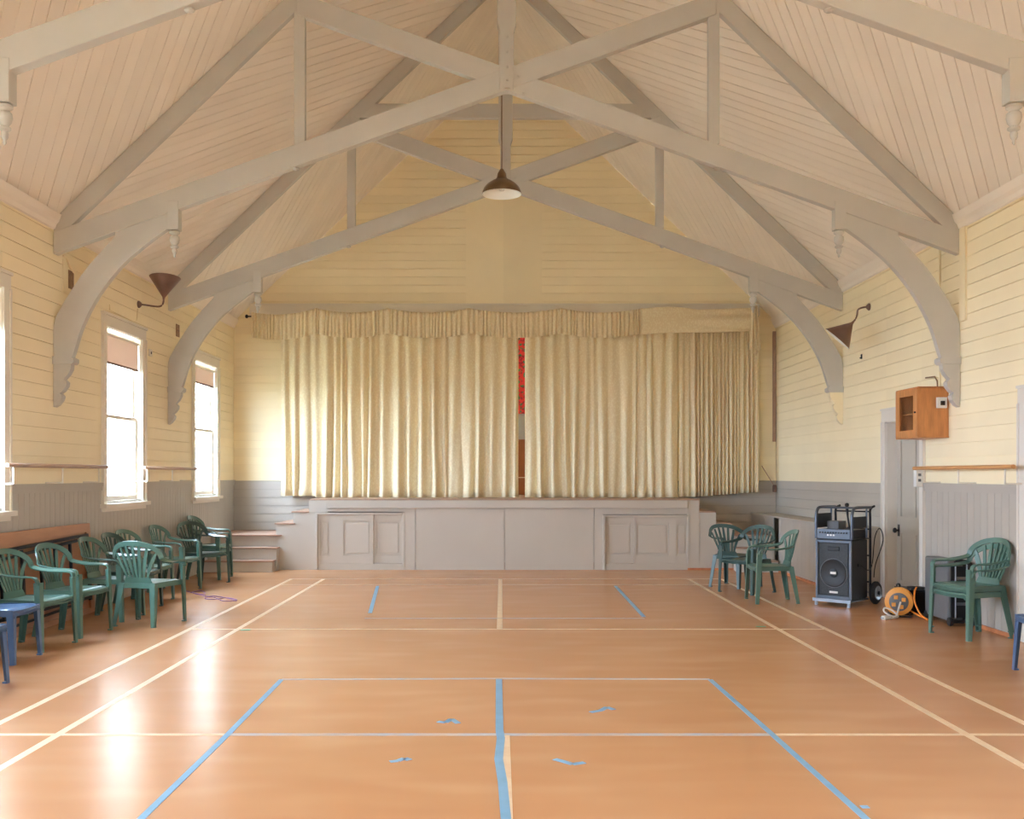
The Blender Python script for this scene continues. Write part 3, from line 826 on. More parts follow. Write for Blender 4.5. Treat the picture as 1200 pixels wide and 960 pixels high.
# flat swag with pulled folds at its end, and a hanging tail
rows = []
for r in range(19):
    t = r / 18; row = []
    for j in range(61):
        u = j / 60; x = 2.29 + u * 1.85
        top = 4.19 + (0.045 * math.sin(PI * min(1, u * 2)) if u < 0.5 else 0) - 0.02 * math.sin(PI * u) + 0.02 * u
        bot = 3.775 + 0.03 * math.sin(PI * u) + (0.05 * max(0, u - 0.7) / 0.3)
        z = top + (bot - top) * t
        pull = max(0, (u - 0.35)) / 0.65
        d = -0.035 * math.sin(PI * t) - 0.04 * pull * math.sin(t * 17 * (1.1 - 0.5 * u) + 2.5 * u) - 0.008 * math.sin(x * 9 + t * 7)
        row.append((x, YC - 0.20 + d, z))
    rows.append(row)
o = MB().grid(rows).build('curtain_swag', 'valance_cloth', None, smooth='all')
md = o.modifiers.new('thickness', 'SOLIDIFY'); md.thickness = 0.003
tag(o, 'smooth cream swag pulled tight at the tied end of the valance', 'curtain')
rows = []
for r in range(15):
    t = r / 14
    rows.append([(4.11 + (0.045 + 0.05 * t) * u + 0.02 * t, YC - 0.33 - 0.03 * math.sin(u * 9 + t), 4.22 - 0.80 * t + 0.1 * abs(u) * t) for u in [k_ / 8 - 1 for k_ in range(17)]])
o = MB().grid(rows).build('curtain_tail', 'valance_cloth', None, smooth='all')
md = o.modifiers.new('thickness', 'SOLIDIFY'); md.thickness = 0.003
tag(o, 'narrow cream cloth tail hanging from the tied end of the valance', 'curtain')
b = empty('curtain_rod', (0, YC - 0.04, 4.085)); tag(b, 'thin dark curtain rod behind the valance, with end knobs', 'rod')
MB().tube([(-4.2, -0.06, 0), (4.2, -0.06, 0)], 0.012).build('rod', 'dark_metal', b)
for x in (-4.21, 4.21): MB().lathe([(0.0, -0.03), (0.03, -0.015), (0.03, 0.015), (0, 0.03)], (x, -0.06, 0), (1, 0, 0), 10).build('end_knob', 'dark_metal', b)

# ================================================================== LAMPS
lamp = tag(empty('pendant_lamp', (0.0, 10.56, 4.36)), 'brown metal pendant lamp with white inside hanging below the roof truss', 'lamp')
pr = [(0.205, 0.0), (0.20, 0.02), (0.185, 0.06), (0.15, 0.10), (0.10, 0.135), (0.06, 0.155), (0.05, 0.175), (0.044, 0.21), (0.03, 0.235)]
pi_ = [(r - 0.004, z - 0.004) for r, z in pr]
MB().lathe(pr, seg=32, caps=False).build('shade', 'lamp_brown', lamp, smooth=60)
MB().lathe(pi_, seg=32, caps=False).build('shade_lining', 'lamp_white', lamp, smooth=60)
MB().lathe([(0.0, 0.03), (0.025, 0.035), (0.032, 0.06), (0.026, 0.09), (0.015, 0.12), (0.015, 0.16)], seg=14).build('bulb', 'bulb_glass', lamp, smooth=60)
MB().lathe([(0.03, 0.228), (0.022, 0.25), (0.008, 0.265)], seg=14).build('cap', 'lamp_brown', lamp, smooth=60)
MB().tube([(0, 0, 0.26), (0, 0, 1.25), (0.005, -0.02, 1.9)], 0.006).build('cord', 'lamp_brown', lamp)
MB().box(-0.03, 0.03, -0.17, 0.0, 1.89, 1.93).build('hook_bracket', 'truss_paint', lamp)

def sconce(label, base, apex, direc, sgn):
    root = tag(empty('wall_sconce', base), label, 'lamp', 'cone wall lamps')
    B_ = Vector(base); A_ = Vector(apex) - B_; D_ = Vector(direc).normalized()
    MB().lathe([(0.045, 0), (0.045, 0.012), (0.03, 0.03), (0.012, 0.045)], (0, 0, 0), (-sgn, 0, 0), 14).build('wall_plate', 'sconce_brown', root, smooth=50)
    P0 = Vector((-sgn * 0.03, 0, 0)); P3 = A_ - D_ * 0.03
    P1 = P0 + Vector((-sgn * 0.2, 0, -0.02)); P2 = P3 - D_ * 0.14
    pts = [(1 - t) ** 3 * P0 + 3 * (1 - t) ** 2 * t * P1 + 3 * (1 - t) * t * t * P2 + t ** 3 * P3 for t in [k_ / 14 for k_ in range(15)]]
    MB().tube(pts, 0.011, 8).build('arm', 'sconce_brown', root, smooth=60)
    prof = [(0.012, -0.03), (0.018, 0.0), (0.19, 0.25)]
    MB().lathe(prof, A_, D_, 28, caps=False).build('shade', 'sconce_brown', root, smooth=50)
    MB().lathe([(r * 0.97, z + 0.003) for r, z in prof], A_, D_, 28, caps=False).build('shade_lining', 'lamp_white', root, smooth=50)
    MB().lathe([(0.0, 0.13), (0.03, 0.11), (0.03, 0.07), (0.014, 0.04), (0.014, 0.0)], A_, D_, 12).build('bulb', 'bulb_glass', root, smooth=50)
sconce('brown cone wall lamp turned upward on the wall of windows', (XL, 12.7, 3.58), (XL + 0.30, 12.75, 3.68), (0.02, 0.12, 1.0), -1)
sconce('brown cone wall lamp pointing down into the hall above the door', (XR, 12.83, 3.57), (XR - 0.30, 12.60, 3.33), (-0.64, 0.24, -0.74), 1)

# ================================================================== WALL FITTINGS
def barre(label, X, sgn, ya, yb, z, m, br):
    root = tag(empty('ballet_barre', (X, (ya + yb) / 2, z)), label, 'barre', 'wall barres')
    L_ = (yb - ya) / 2; d = -sgn * 0.17
    MB().tube([(d, -L_, 0), (d, L_, 0)], 0.02, 12).build('rail', m, root, smooth=50)
    for f_ in br:
        y_ = -L_ + 2 * L_ * f_
        q = MB().box(d - 0.006, d + 0.006, y_ - 0.007, y_ + 0.007, DADO + 0.015 - z, -0.015)
        q.box(0, d + 0.006 * sgn, y_ - 0.0075, y_ + 0.0075, DADO + 0.013 - z, DADO + 0.027 - z)
        q.build('bracket', 'white_trim', root)
barre('pale worn wooden barre between window above the folded table and the next window', XL, -1, 8.98, 11.25, 1.555, 'rail_aged', (0.05, 0.5, 0.9))
barre('pale worn wooden barre between the two windows beside the stacked green chairs', XL, -1, 12.42, 14.55, 1.555, 'rail_aged', (0.05, 0.5, 0.9))
barre('honey coloured wooden barre on the wall below the glass-fronted cabinet', XR, 1, 8.88, 11.02, 1.54, 'rail_wood', (0.07, 0.5, 0.88))

# wooden wall cabinet with a glazed door
cb = tag(empty('wall_cabinet', (XR, 10.84, 1.865)), 'wooden wall cabinet with glass door beside the arched brace', 'cabinet')
cd, ch, cw = 0.31, 0.50, 0.285
b = MB(); b.box(-cd, 0, -cw, -cw + 0.018, 0, ch); b.box(-cd, 0, cw - 0.018, cw, 0, ch); b.box(-cd, -0.012, -cw + 0.018, cw - 0.018, 0, 0.018); b.box(-cd, -0.012, -cw + 0.018, cw - 0.018, ch - 0.018, ch); b.box(-0.012, 0, -cw + 0.018, cw - 0.018, 0, ch)
b.build('body', 'cabinet_wood', cb, bevel=0.003)
b = MB(); b.box(-cd - 0.012, -0.0, -cw - 0.012, cw + 0.012, ch, ch + 0.014); b.box(-cd - 0.012, 0, -cw - 0.012, cw + 0.012, -0.014, 0.0); b.build('rim_boards', 'cabinet_wood', cb, bevel=0.003)
dr = MB()
for bx in ((-cw, -cw + 0.10, 0, ch), (cw - 0.10, cw, 0, ch), (-cw + 0.10, cw - 0.10, 0, 0.07), (-cw + 0.10, cw - 0.10, ch - 0.07, ch)): dr.box(-cd - 0.018, -cd - 0.001, *bx)
dr = dr.build('door', 'cabinet_wood', cb)
MB().box(-cd - 0.01, -cd - 0.006, -cw + 0.10, cw - 0.10, 0.07, ch - 0.07).build('pane', 'window_glass', dr)
MB().lathe([(0.01, 0), (0.01, 0.012), (0.004, 0.016)], (-cd - 0.018, -cw + 0.04, 0.25), (-1, 0, 0), 10).build('knob', 'dark_metal', dr)
MB().box(-0.26, -0.012, -cw + 0.018, cw - 0.018, 0.24, 0.252).build('shelf', 'cabinet_wood', cb)
for yy, zz, hh in ((-0.1, 0.018, 0.11), (0.05, 0.018, 0.14), (0.13, 0.252, 0.12), (-0.05, 0.252, 0.14)):
    tag(MB().lathe([(0.03, 0), (0.035, 0.02), (0.035, hh * 0.6), (0.018, hh * 0.8), (0.018, hh)], (XR - 0.15, 10.84 + yy, 1.865 + zz), (0, 0, 1), 12).build('jar', 'white_plastic' if hh > 0.12 else 'grey_plastic', None, smooth=50),
        'small jar standing inside the wooden wall cabinet', 'jar', 'jars in the wall cabinet')

def fitting(name, label, cat, parts, group=None):
    root = None
    loc = parts[0][2:5]
    root = tag(empty(name, loc), label, cat, group)
    for nm, m, cx, cy, cz, sx, sy, sz in parts:
        MB().box(cx - loc[0] - sx / 2, cx - loc[0] + sx / 2, cy - loc[1] - sy / 2, cy - loc[1] + sy / 2, cz - loc[2] - sz / 2, cz - loc[2] + sz / 2).build(nm, m, root, bevel=0.002)
    return root
fitting('electric_meter', 'small white control box with black dial on the side of the wooden cabinet', 'switch box',
        [('body', 'white_plastic', XR - 0.085, 10.53, 2.21, 0.10, 0.035, 0.11), ('dial', 'black_plastic', XR - 0.08, 10.51, 2.205, 0.045, 0.008, 0.045)])
fitting('light_switch', 'white double switch plate on the door frame beside the barre', 'switch',
        [('plate', 'white_plastic', XR - 0.07, 11.16, 1.44, 0.07, 0.075, 0.20), ('toggle', 'grey_plastic', XR - 0.07, 11.12, 1.47, 0.03, 0.012, 0.03), ('toggle', 'grey_plastic', XR - 0.07, 11.12, 1.41, 0.03, 0.012, 0.03)])
fitting('wall_vent', 'patterned brass wall vent under the truss by the near window', 'vent', [('plate', 'cream_paint', XL + 0.004, 10.66, 3.51, 0.008, 0.30, 0.34), ('grille', 'brass_vent', XL + 0.011, 10.69, 3.50, 0.006, 0.13, 0.19)], 'wall vents')
fitting('wall_vent', 'plain brown wall vent beside the brace nearest the stage', 'vent', [('plate', 'brass_vent', XL + 0.005, 14.23, 3.47, 0.01, 0.14, 0.17), ('louvre', 'sconce_brown', XL + 0.011, 14.23, 3.47, 0.006, 0.10, 0.02)], 'wall vents')
fitting('light_switch', 'small cream switch beside the window between the truss braces', 'switch', [('plate', 'white_trim', XL + 0.006, 13.12, 3.03, 0.012, 0.12, 0.09), ('toggle', 'dark_metal', XL + 0.014, 13.13, 3.03, 0.008, 0.02, 0.03)])
fitting('wall_hook', 'dark little hook on the wall under the downward wall lamp', 'hook', [('plate', 'dark_metal', XR - 0.006, 13.1, 2.98, 0.012, 0.03, 0.06), ('peg', 'dark_metal', XR - 0.02, 13.08, 2.96, 0.03, 0.015, 0.015)])
fitting('timber_strip', 'orange brown upright timber strip in the corner beside the curtain', 'strip', [('strip', 'tread_wood', XR - 0.03, YB - 0.02, 2.95, 0.05, 0.035, 1.85)])
# cream board on the wall behind the truss, conduits down to the cabinet
tag(MB().box(XR - 0.02, XR, 10.14, 10.27, 3.0, 3.93).build('trim_40', 'cream_paint'), kind='structure')
def pipe(name, label, cat, pts, r, m, group=None):
    P = [Vector(p) for p in pts]; o_ = P[0]
    ob = MB().tube([p - o_ for p in P], r, 8).build(name, m, None, smooth=60); ob.location = o_
    return tag(ob, label, cat, group)
pipe('conduit', 'cream conduit running down the wall to the wooden cabinet', 'pipe', [(XR - 0.012, 10.75, 2.39), (XR - 0.012, 10.75, 3.9)], 0.011, 'cream_paint')
pipe('conduit', 'cream bent conduit curling from the cabinet top along the wall', 'pipe', [(XR - 0.012, 10.80, 2.39), (XR - 0.012, 10.81, 2.46), (XR - 0.012, 10.87, 2.51), (XR - 0.012, 11.1, 2.52)], 0.008, 'brass_vent')
pipe('conduit', 'thin cream conduit between the cabinet and the truss corbel', 'pipe', [(XR - 0.010, 10.62, 2.39), (XR - 0.010, 10.62, 2.55), (XR - 0.010, 10.56, 2.60), (XR - 0.010, 10.40, 2.62)], 0.008, 'cream_paint')
pipe('conduit', 'cream cable looping under the truss end onto the wall of windows', 'pipe', [(XL + 0.012, 10.5, 3.71), (XL + 0.03, 10.54, 3.70), (XL + 0.03, 10.60, 3.64), (XL + 0.012, 10.72, 3.60), (XL + 0.012, 10.78, 3.58)], 0.012, 'cream_paint')
pipe('conduit', 'thin wall cable under the upward wall lamp', 'pipe', [(XL + 0.008, 11.75, 3.42), (XL + 0.008, 11.75, 3.36), (XL + 0.008, 12.5, 3.34), (XL + 0.008, 12.62, 3.36), (XL + 0.008, 12.66, 3.52)], 0.006, 'cream_paint')
t = tag(empty('wall_pole', (XR - 0.03, YB - 0.06, 1.20)), 'dark brush head on a thin stick in the corner below the curtain end', 'brush')
MB().tube([(0, 0, 0.06), (-0.22, 0.0, 0.42)], 0.008).build('stick', 'tread_wood', t)
MB().box(-0.035, 0.02, -0.03, 0.03, -0.02, 0.10).build('head', 'sconce_brown', t, bevel=0.008)

# ================================================================== FOLDED TABLE AGAINST THE WALL OF WINDOWS
ft = tag(empty('folding_table', (XL + 0.085, 9.88, 0)), 'wooden folding table stood on edge against wall with dark steel legs folded', 'table')
TL = 1.16; lean = 0.05
def ftx(z): return -0.06 * z / 0.95 + 0.02
b = MB()
b.prism([(ftx(0), -TL, 0), (ftx(0), TL, 0), (ftx(0) - 0.022, TL, 0), (ftx(0) - 0.022, -TL, 0)], [(ftx(.95), -TL, .95), (ftx(.95), TL, .95), (ftx(.95) - 0.022, TL, .95), (ftx(.95) - 0.022, -TL, .95)])
b.build('tabletop', 'table_wood', ft)
for nm, ya, yb, za, zb in (('edge_batten', -TL, TL, 0.86, 0.95), ('edge_batten', -TL, TL, 0.0, 0.05), ('edge_batten', TL - 0.10, TL, 0.05, 0.86)):
    b = MB(); b.prism([(ftx(za), ya, za), (ftx(za), yb, za), (ftx(za) + 0.02, yb, za), (ftx(za) + 0.02, ya, za)], [(ftx(zb), ya, zb), (ftx(zb), yb, zb), (ftx(zb) + 0.02, yb, zb), (ftx(zb) + 0.02, ya, zb)])
    b.build(nm, 'table_wood', ft)
def fb(nm, y0, z0, y1, z1, wd=0.03, off=0.035):
    MB().bar((ftx(z0) + off, y0, z0), (ftx(z1) + off, y1, z1), wd, 0.025, (1, 0, 0)).build(nm, 'dark_metal', ft)
fb('leg', TL - 0.14, 0.14, TL - 0.14, 0.83, 0.05)
fb('frame_rail', -TL + 0.1, 0.79, TL - 0.12, 0.83, 0.03)
fb('frame_rail', -TL + 0.1, 0.72, TL - 0.45, 0.79, 0.025, 0.06)
fb('frame_rail', -TL + 0.1, 0.20, TL - 0.12, 0.17, 0.03)
for y_ in (0.55, 0.2, -0.12, -0.5, -0.9): fb('leg', y_, 0.19, y_, 0.78, 0.028, 0.05)
fb('frame_rail', -TL + 0.2, 0.11, 0.6, 0.14, 0.02, 0.05)

# ================================================================== PLASTIC CHAIRS
def cr(pts, n_=5):
    """Catmull-Rom through 3D points"""
    P = [Vector(p) for p in pts]; o_ = []
    for i in range(len(P) - 1):
        p0, p1, p2, p3 = P[max(i - 1, 0)], P[i], P[i + 1], P[min(i + 2, len(P) - 1)]
        for k_ in range(n_):
            t = k_ / n_
            o_.append(0.5 * (2 * p1 + (p2 - p0) * t + (2 * p0 - 5 * p1 + 4 * p2 - p3) * t * t + (3 * p1 - p0 - 3 * p2 + p3) * t ** 3))
    return o_ + [P[-1]]
def back_x(y, z):
    """backrest surface: leaning back, cupped round the sitter"""
    return -0.175 - 0.30 * (z - 0.42) + 1.1 * y * y * min(1, max(0, (z - 0.40) / 0.3))
def lerp(a, b, t): return a + (b - a) * t
def chair_proto(m, arms):
    root = empty('plastic_armchair' if arms else 'plastic_chair')
    # seat: dished shell with turned down front edge
    rows_t, NX, NY = [], 12, 12
    b = MB(); top = []; bot = []
    for i in range(NX + 1):
        u = i / NX; x = -0.20 + 0.445 * u; hw = lerp(0.185, 0.235, u ** 0.8)
        rt = []; rb = []
        for j in range(NY + 1):
            v = j / NY * 2 - 1
            z = 0.432 - 0.016 * (1 - v * v) * math.sin(PI * min(1, u * 1.1)) - 0.012 * (1 - u) - (0.045 * max(0, (u - 0.86) / 0.14) ** 2) - 0.02 * max(0, (abs(v) - 0.85) / 0.15) ** 2
            rt.append((x, v * hw, z)); rb.append((x, v * hw, z - 0.012))
        top.append(rt); bot.append(rb[::-1])
    b.grid(top[::-1]); b.grid(bot[::-1])
    st = b.build('seat', m, root, smooth=60)
    # apron strips round the seat
    b = MB()
    b.strip(cr([(0.225, -0.225, 0.395), (0.236, 0, 0.388), (0.225, 0.225, 0.395)]), (1, 0, 0), 0.045, 0.007)
    for s_ in (-1, 1): b.strip(cr([(0.23, s_ * 0.232, 0.395), (0.0, s_ * 0.222, 0.40), (-0.195, s_ * 0.185, 0.395)]), (0, s_, 0), 0.05, 0.007)
    b.strip([(-0.198, -0.185, 0.395), (-0.2, 0, 0.395), (-0.198, 0.185, 0.395)], (-1, 0, 0), 0.05, 0.007)
    b.build('seat_apron', m, root, smooth=50)
    # lower back panel
    b = MB(); r1 = []; r2 = []
    for i in range(6):
        z = 0.405 + 0.014 * i; hw = lerp(0.155, 0.128, i / 5)
        r1.append([(back_x(v * hw, z) + 0.006, v * hw, z) for v in [k_ / 5 - 1 for k_ in range(11)]])
        r2.append([(back_x(v * hw, z) - 0.006, v * hw, z) for v in [k_ / 5 - 1 for k_ in range(11)]][::-1])
    b.grid(r1); b.grid(r2); b.build('back_panel', m, root, smooth=60)
    # rim arch
    if arms: ry = [(0.255, 0.665), (0.248, 0.70), (0.222, 0.745), (0.165, 0.785), (0.085, 0.806), (0.0, 0.812)]
    else: ry = [(0.165, 0.50), (0.205, 0.62), (0.215, 0.70), (0.19, 0.765), (0.11, 0.80), (0.0, 0.812)]
    half = [(back_x(y, z), y, z) for y, z in ry]
    rim = cr(half + [(x, -y, z) for x, y, z in half[:-1][::-1]], 4)
    ups = []
    for p in rim: ups.append((1, -2.0 * p.y, 0.25))
    b = MB().strip(rim, ups, 0.048, 0.012); b.build('back_rim', m, root, smooth=50)
    # fan slats
    for k_ in range(7):
        f = (k_ - 3) / 3.0
        yb_, yt_ = f * 0.108, f * 0.212
        zt_ = 0.795 - 0.085 * abs(f) ** 2.2
        P = []
        for q in range(8):
            t = q / 7; z = lerp(0.465, zt_, t)
            y = lerp(yb_, yt_, t ** 1.25)
            P.append((back_x(y, z), y, z))
        ws = [0.020 + 0.012 * math.sin(PI * min(1, q / 7 * 0.9)) for q in range(8)]
        MB().strip(P, [(1, -2 * p[1], 0.25) for p in P], ws, 0.009).build('slat', m, root, smooth=50)
    for s_ in (-1, 1):
        if arms:
            a0 = (back_x(0.255, 0.665), 0.255, 0.665)
            pts = [(back_x(0.25, 0.69), s_ * 0.25, 0.69), (a0[0] + 0.02, s_ * 0.262, 0.652), (-0.04, s_ * 0.272, 0.628), (0.06, s_ * 0.276, 0.622), (0.15, s_ * 0.275, 0.622), (0.196, s_ * 0.272, 0.606), (0.212, s_ * 0.268, 0.56)]
            P = cr(pts, 5)
            ups = []
            for i in range(len(P)):
                t = i / (len(P) - 1)
                ups.append((0.55 * (1 - t), -s_ * (1 - t) * 0.6, 1.0) if t < 0.75 else (1.0 * (t - 0.70) * 6, 0, 1.0 - (t - 0.75) * 3))
            MB().strip(P, ups, [0.046] * len(P), 0.012).build('arm', m, root, smooth=50)
            tx, ty, tz = 0.212, 0.268, 0.575
        else: tx, ty, tz = 0.215, 0.225, 0.415
        # legs: angle section, two flanges meeting at the outer corner
        def leg(top, foot, w0, w1, fx):
            b = MB(); T, F_ = Vector(top), Vector(foot)
            n_ = 5
            C = [T.lerp(F_, i / n_) for i in range(n_ + 1)]; W = [lerp(w0, w1, i / n_) for i in range(n_ + 1)]
            # flange facing along x (wide in y) and flange facing sideways (wide in x)
            b.strip([c + Vector((0, -s_ * w_ / 2, 0)) for c, w_ in zip(C, W)], (1, 0, 0), W, 0.008)
            b.strip([c + Vector((-fx * w_ / 2, 0, 0)) for c, w_ in zip(C, W)], (0, 1, 0), W, 0.008)
            f_ = F_; b.box(f_.x - fx * w1 - 0.004 * 0, f_.x, min(f_.y, f_.y - s_ * w1), max(f_.y, f_.y - s_ * w1), 0, 0.012)
            return b.build('leg', m, root)
        leg((tx + 0.012, s_ * ty, tz), (0.245, s_ * 0.272 if arms else s_ * 0.245, 0.0), 0.052, 0.034, 1)
        leg((-0.20, s_ * 0.192, 0.415), (-0.262, s_ * 0.225, 0.0), 0.056, 0.034, -1)
    return root
protos = {}
def chair(kind, x, y, ang, label, z=0.0, group=None):
    key = kind
    if key not in protos:
        protos[key] = chair_proto({'green': 'chair_green', 'dark': 'chair_dark_green', 'blue': 'chair_blue'}[kind], kind != 'blue'); o = protos[key]
    else: o = copy_tree(protos[key])
    o.location = (x, y, z); o.rotation_euler = (0, 0, math.radians(ang))
    tag(o, label, 'chair', group or ('blue plastic chairs' if kind == 'blue' else 'green plastic armchairs'))
chair('blue', -4.0, 8.14, 0, 'blue armless plastic chair in front of the folded table, beside a green armchair')
chair('blue', -3.74, 7.02, -4, 'blue armless plastic chair at the end of the row, beside another blue chair')
chair('blue', 4.10, 7.50, 180, 'lone blue armless plastic chair beside the doorway')
chair('green', -4.0, 8.76, -8, 'green plastic armchair in front of folded table, next to the blue chair')
chair('green', -3.97, 9.49, -9, 'green plastic armchair in front of folded table, between two green chairs')
chair('green', -4.0, 10.50, -4, 'green plastic armchair by the far end of folded table, behind the turned chair')
chair('dark', -4.06, 11.25, -4, 'dark green plastic armchair against wall under the edge of the window')
chair('green', -3.49, 10.13, 77, 'green plastic armchair standing out from the row, turned towards the stage')
chair('green', -4.15, 11.90, -8, 'green plastic armchair against wall directly under the sash window')
chair('green', -4.14, 12.98, -6, 'green plastic armchair against wall just past the sash window')
chair('dark', -4.06, 13.90, -30, 'dark green plastic armchair in the row, angled to the hall')
chair('green', -4.15, 14.58, -4, 'green plastic armchair next to stage steps, lower of two stacked')
chair('green', -4.15, 14.58, -4, 'green plastic armchair next to stage steps, upper of two stacked', z=0.055)
chair('dark', 3.06, 13.50, 47, 'dark green plastic armchair of the three, with its back to the hall')
chair('dark', 3.08, 12.83, 217, 'green plastic armchair of the three, standing in the middle')
chair('green', 3.13, 11.90, 180, 'green plastic armchair of the three, closest to the loudspeaker trolley')
chair('green', 4.28, 9.35, 194, 'green plastic armchair against the boarded wall, lower of two stacked')
chair('green', 4.28, 9.35, 194, 'green plastic armchair against the boarded wall, upper of two stacked', z=0.055)

# ================================================================== LOUDSPEAKER TROLLEY
# local frame: front face towards -y, width along x
ang = math.atan2(11.36 - 11.66, 3.876 - 3.58)
tr = tag(empty('speaker_trolley', (3.86, 11.64, 0), ang), 'steel hand trolley with rubber wheels carrying a loudspeaker and amplifier', 'trolley')
W2 = 0.215; DP = 0.19
b = MB(); b.box(-W2 - 0.01, W2 + 0.01, -DP - 0.05, DP, 0.055, 0.075); b.build('base_plate', 'black_plastic', tr)
MB().box(-W2 - 0.012, W2 + 0.012, -DP - 0.062, -DP - 0.05, 0.045, 0.08).build('base_lip', 'steel', tr)
for s_ in (-1, 1): MB().box(s_ * (W2 - 0.02) - 0.012, s_ * (W2 - 0.02) + 0.012, -DP - 0.05, -DP - 0.02, 0, 0.055).build('foot', 'steel', tr)
YU = DP + 0.07
for s_ in (-1, 1):
    MB().tube(cr([(s_ * (W2 - 0.005), YU, 0.10), (s_ * (W2 - 0.005), YU, 0.9), (s_ * (W2 - 0.005), YU, 1.07), (s_ * (W2 - 0.005), YU + 0.10, 1.11)], 4), 0.014, 10).build('upright', 'dark_metal', tr, smooth=60)
    # top guard hoop on each side
    MB().tube(cr([(s_ * W2, -DP + 0.0, 0.75), (s_ * W2, -DP, 0.98), (s_ * W2, -DP + 0.02, 1.06), (s_ * W2, -DP + 0.09, 1.10), (s_ * W2, YU - 0.06, 1.10), (s_ * W2, YU, 1.10)], 4), 0.017, 10).build('guard_hoop', 'tube_metal', tr, smooth=60)
    MB().tube([(s_ * W2, YU - 0.10, 0.76), (s_ * W2, YU - 0.10, 1.10)], 0.011, 8).build('guard_bar', 'tube_metal', tr)
    MB().box(s_ * W2 - 0.004, s_ * W2 + 0.004, -DP + 0.03, YU - 0.10, 0.87, 1.03 if s_ < 0 else 1.0).build('guard_plate', 'speaker_black', tr)
    wb = MB(); wb.lathe([(0.03, -0.03), (0.085, -0.03), (0.115, -0.025), (0.13, -0.01), (0.13, 0.01), (0.115, 0.025), (0.085, 0.03), (0.03, 0.03)], (s_ * (W2 + 0.05), YU + 0.02, 0.13), (1, 0, 0), 28)
    wo = wb.build('wheel', 'rubber', tr, smooth=40)
    MB().lathe([(0.02, -0.036), (0.075, -0.036), (0.082, -0.03), (0.082, 0.03), (0.075, 0.036), (0.02, 0.036)], (s_ * (W2 + 0.05), YU + 0.02, 0.13), (1, 0, 0), 24).build('wheel_rim', 'steel', wo, smooth=40)
    MB().lathe([(0.022, -0.045), (0.022, 0.045)], (s_ * (W2 + 0.05), YU + 0.02, 0.13), (1, 0, 0), 12).build('hub', 'dark_metal', wo)
MB().tube([(-W2 - 0.05, YU + 0.02, 0.13), (W2 + 0.05, YU + 0.02, 0.13)], 0.01).build('axle', 'steel', tr)
MB().tube([(-W2, -DP + 0.085, 1.10), (W2, -DP + 0.085, 1.10)], 0.012).build('guard_bar', 'tube_metal', tr)
for z_ in (0.25, 0.55, 0.85, 1.05): MB().tube([(-W2, YU, z_), (W2, YU, z_)], 0.009).build('crossbar', 'dark_metal', tr)
MB().box(-W2, W2, -DP, YU, 0.742, 0.752).build('shelf', 'dark_metal', tr)

def world_on(tro, x, y, z):
    c_, s_ = math.cos(ang), math.sin(ang)
    return (3.86 + x * c_ - y * s_, 11.64 + x * s_ + y * c_, z)
sp = tag(empty('loudspeaker', world_on(tr, 0, 0, 0.077), ang), 'large black loudspeaker with round woofer standing on the trolley', 'loudspeaker')
H = 0.66
MB().box(-W2 + 0.004, W2 - 0.004, -DP + 0.004, DP, 0, H).build('cabinet', 'speaker_black', sp, bevel=0.008)
b = MB()
for bx in ((-W2, -W2 + 0.028, 0, H), (W2 - 0.028, W2, 0, H), (-W2 + 0.028, W2 - 0.028, 0, 0.035), (-W2 + 0.028, W2 - 0.028, H - 0.03, H)): b.box(bx[0], bx[1], -DP - 0.014, -DP + 0.006, bx[2], bx[3])
b.build('front_frame', 'speaker_edge', sp, bevel=0.003)
MB().box(-W2 + 0.045, W2 - 0.045, -DP - 0.004, -DP + 0.004, 0.05, H - 0.045).build('grille', 'speaker_grille', sp)
MB().lathe([(0.15, 0), (0.155, 0.012), (0.148, 0.016), (0.135, 0.012), (0.12, 0.004), (0.05, 0.0), (0.045, 0.008), (0.0, 0.016)], (0, -DP - 0.004, 0.29), (0, -1, 0), 36).build('woofer', 'speaker_cone', sp, smooth=40)
MB().lathe([(0.165, 0), (0.165, 0.006), (0.158, 0.006), (0.158, 0)], (0, -DP - 0.004, 0.29), (0, -1, 0), 36, caps=False).build('woofer_ring', 'grey_plastic', sp, smooth=40)
MB().box(-0.03, 0.035, -DP - 0.024, -DP - 0.016, 0.28, 0.305).build('badge', 'white_plastic', sp)
MB().box(-0.05, 0.05, -DP - 0.008, -DP - 0.003, 0.065, 0.088).build('name_plate', 'white_plastic', sp)
MB().box(-0.07, 0.07, -DP - 0.012, -DP - 0.003, 0.54, 0.585).build('horn', 'black_plastic', sp, bevel=0.004)
MB().lathe([(0.022, 0), (0.022, 0.012), (0.01, 0.012)], (W2 - 0.004, -0.03, 0.38), (1, 0, 0), 12).build('socket', 'black_plastic', sp)

am = tag(empty('amplifier', world_on(tr, 0, 0.0, 0.753), ang), 'slim grey amplifier with a row of knobs on top of the loudspeaker', 'amplifier')
MB().box(-W2 + 0.022, W2 - 0.022, -DP - 0.005, DP, 0, 0.10).build('case', 'black_plastic', am, bevel=0.004)
MB().box(-W2 + 0.018, W2 - 0.018, -DP - 0.012, -DP - 0.004, 0.0, 0.105).build('front_plate', 'speaker_edge', am)
for i in range(11):
    MB().lathe([(0.009, 0), (0.008, 0.012), (0, 0.012)], (-0.16 + i * 0.032, -DP - 0.012, 0.066), (0, -1, 0), 8).build('knob', 'black_plastic', am)
for i in range(3): MB().box(-0.075 + i * 0.035, -0.053 + i * 0.035, -DP - 0.016, -DP - 0.012, 0.03, 0.048).build('button', 'white_plastic', am)
mc = tag(empty('microphone', world_on(tr, 0.05, 0.02, 0.856), ang), 'black ball-headed microphone standing on top of the amplifier', 'microphone')
MB().lathe([(0.035, 0), (0.035, 0.015), (0.01, 0.03)], (0.03, 0, 0), (0, 0, 1), 12).build('base', 'black_plastic', mc)
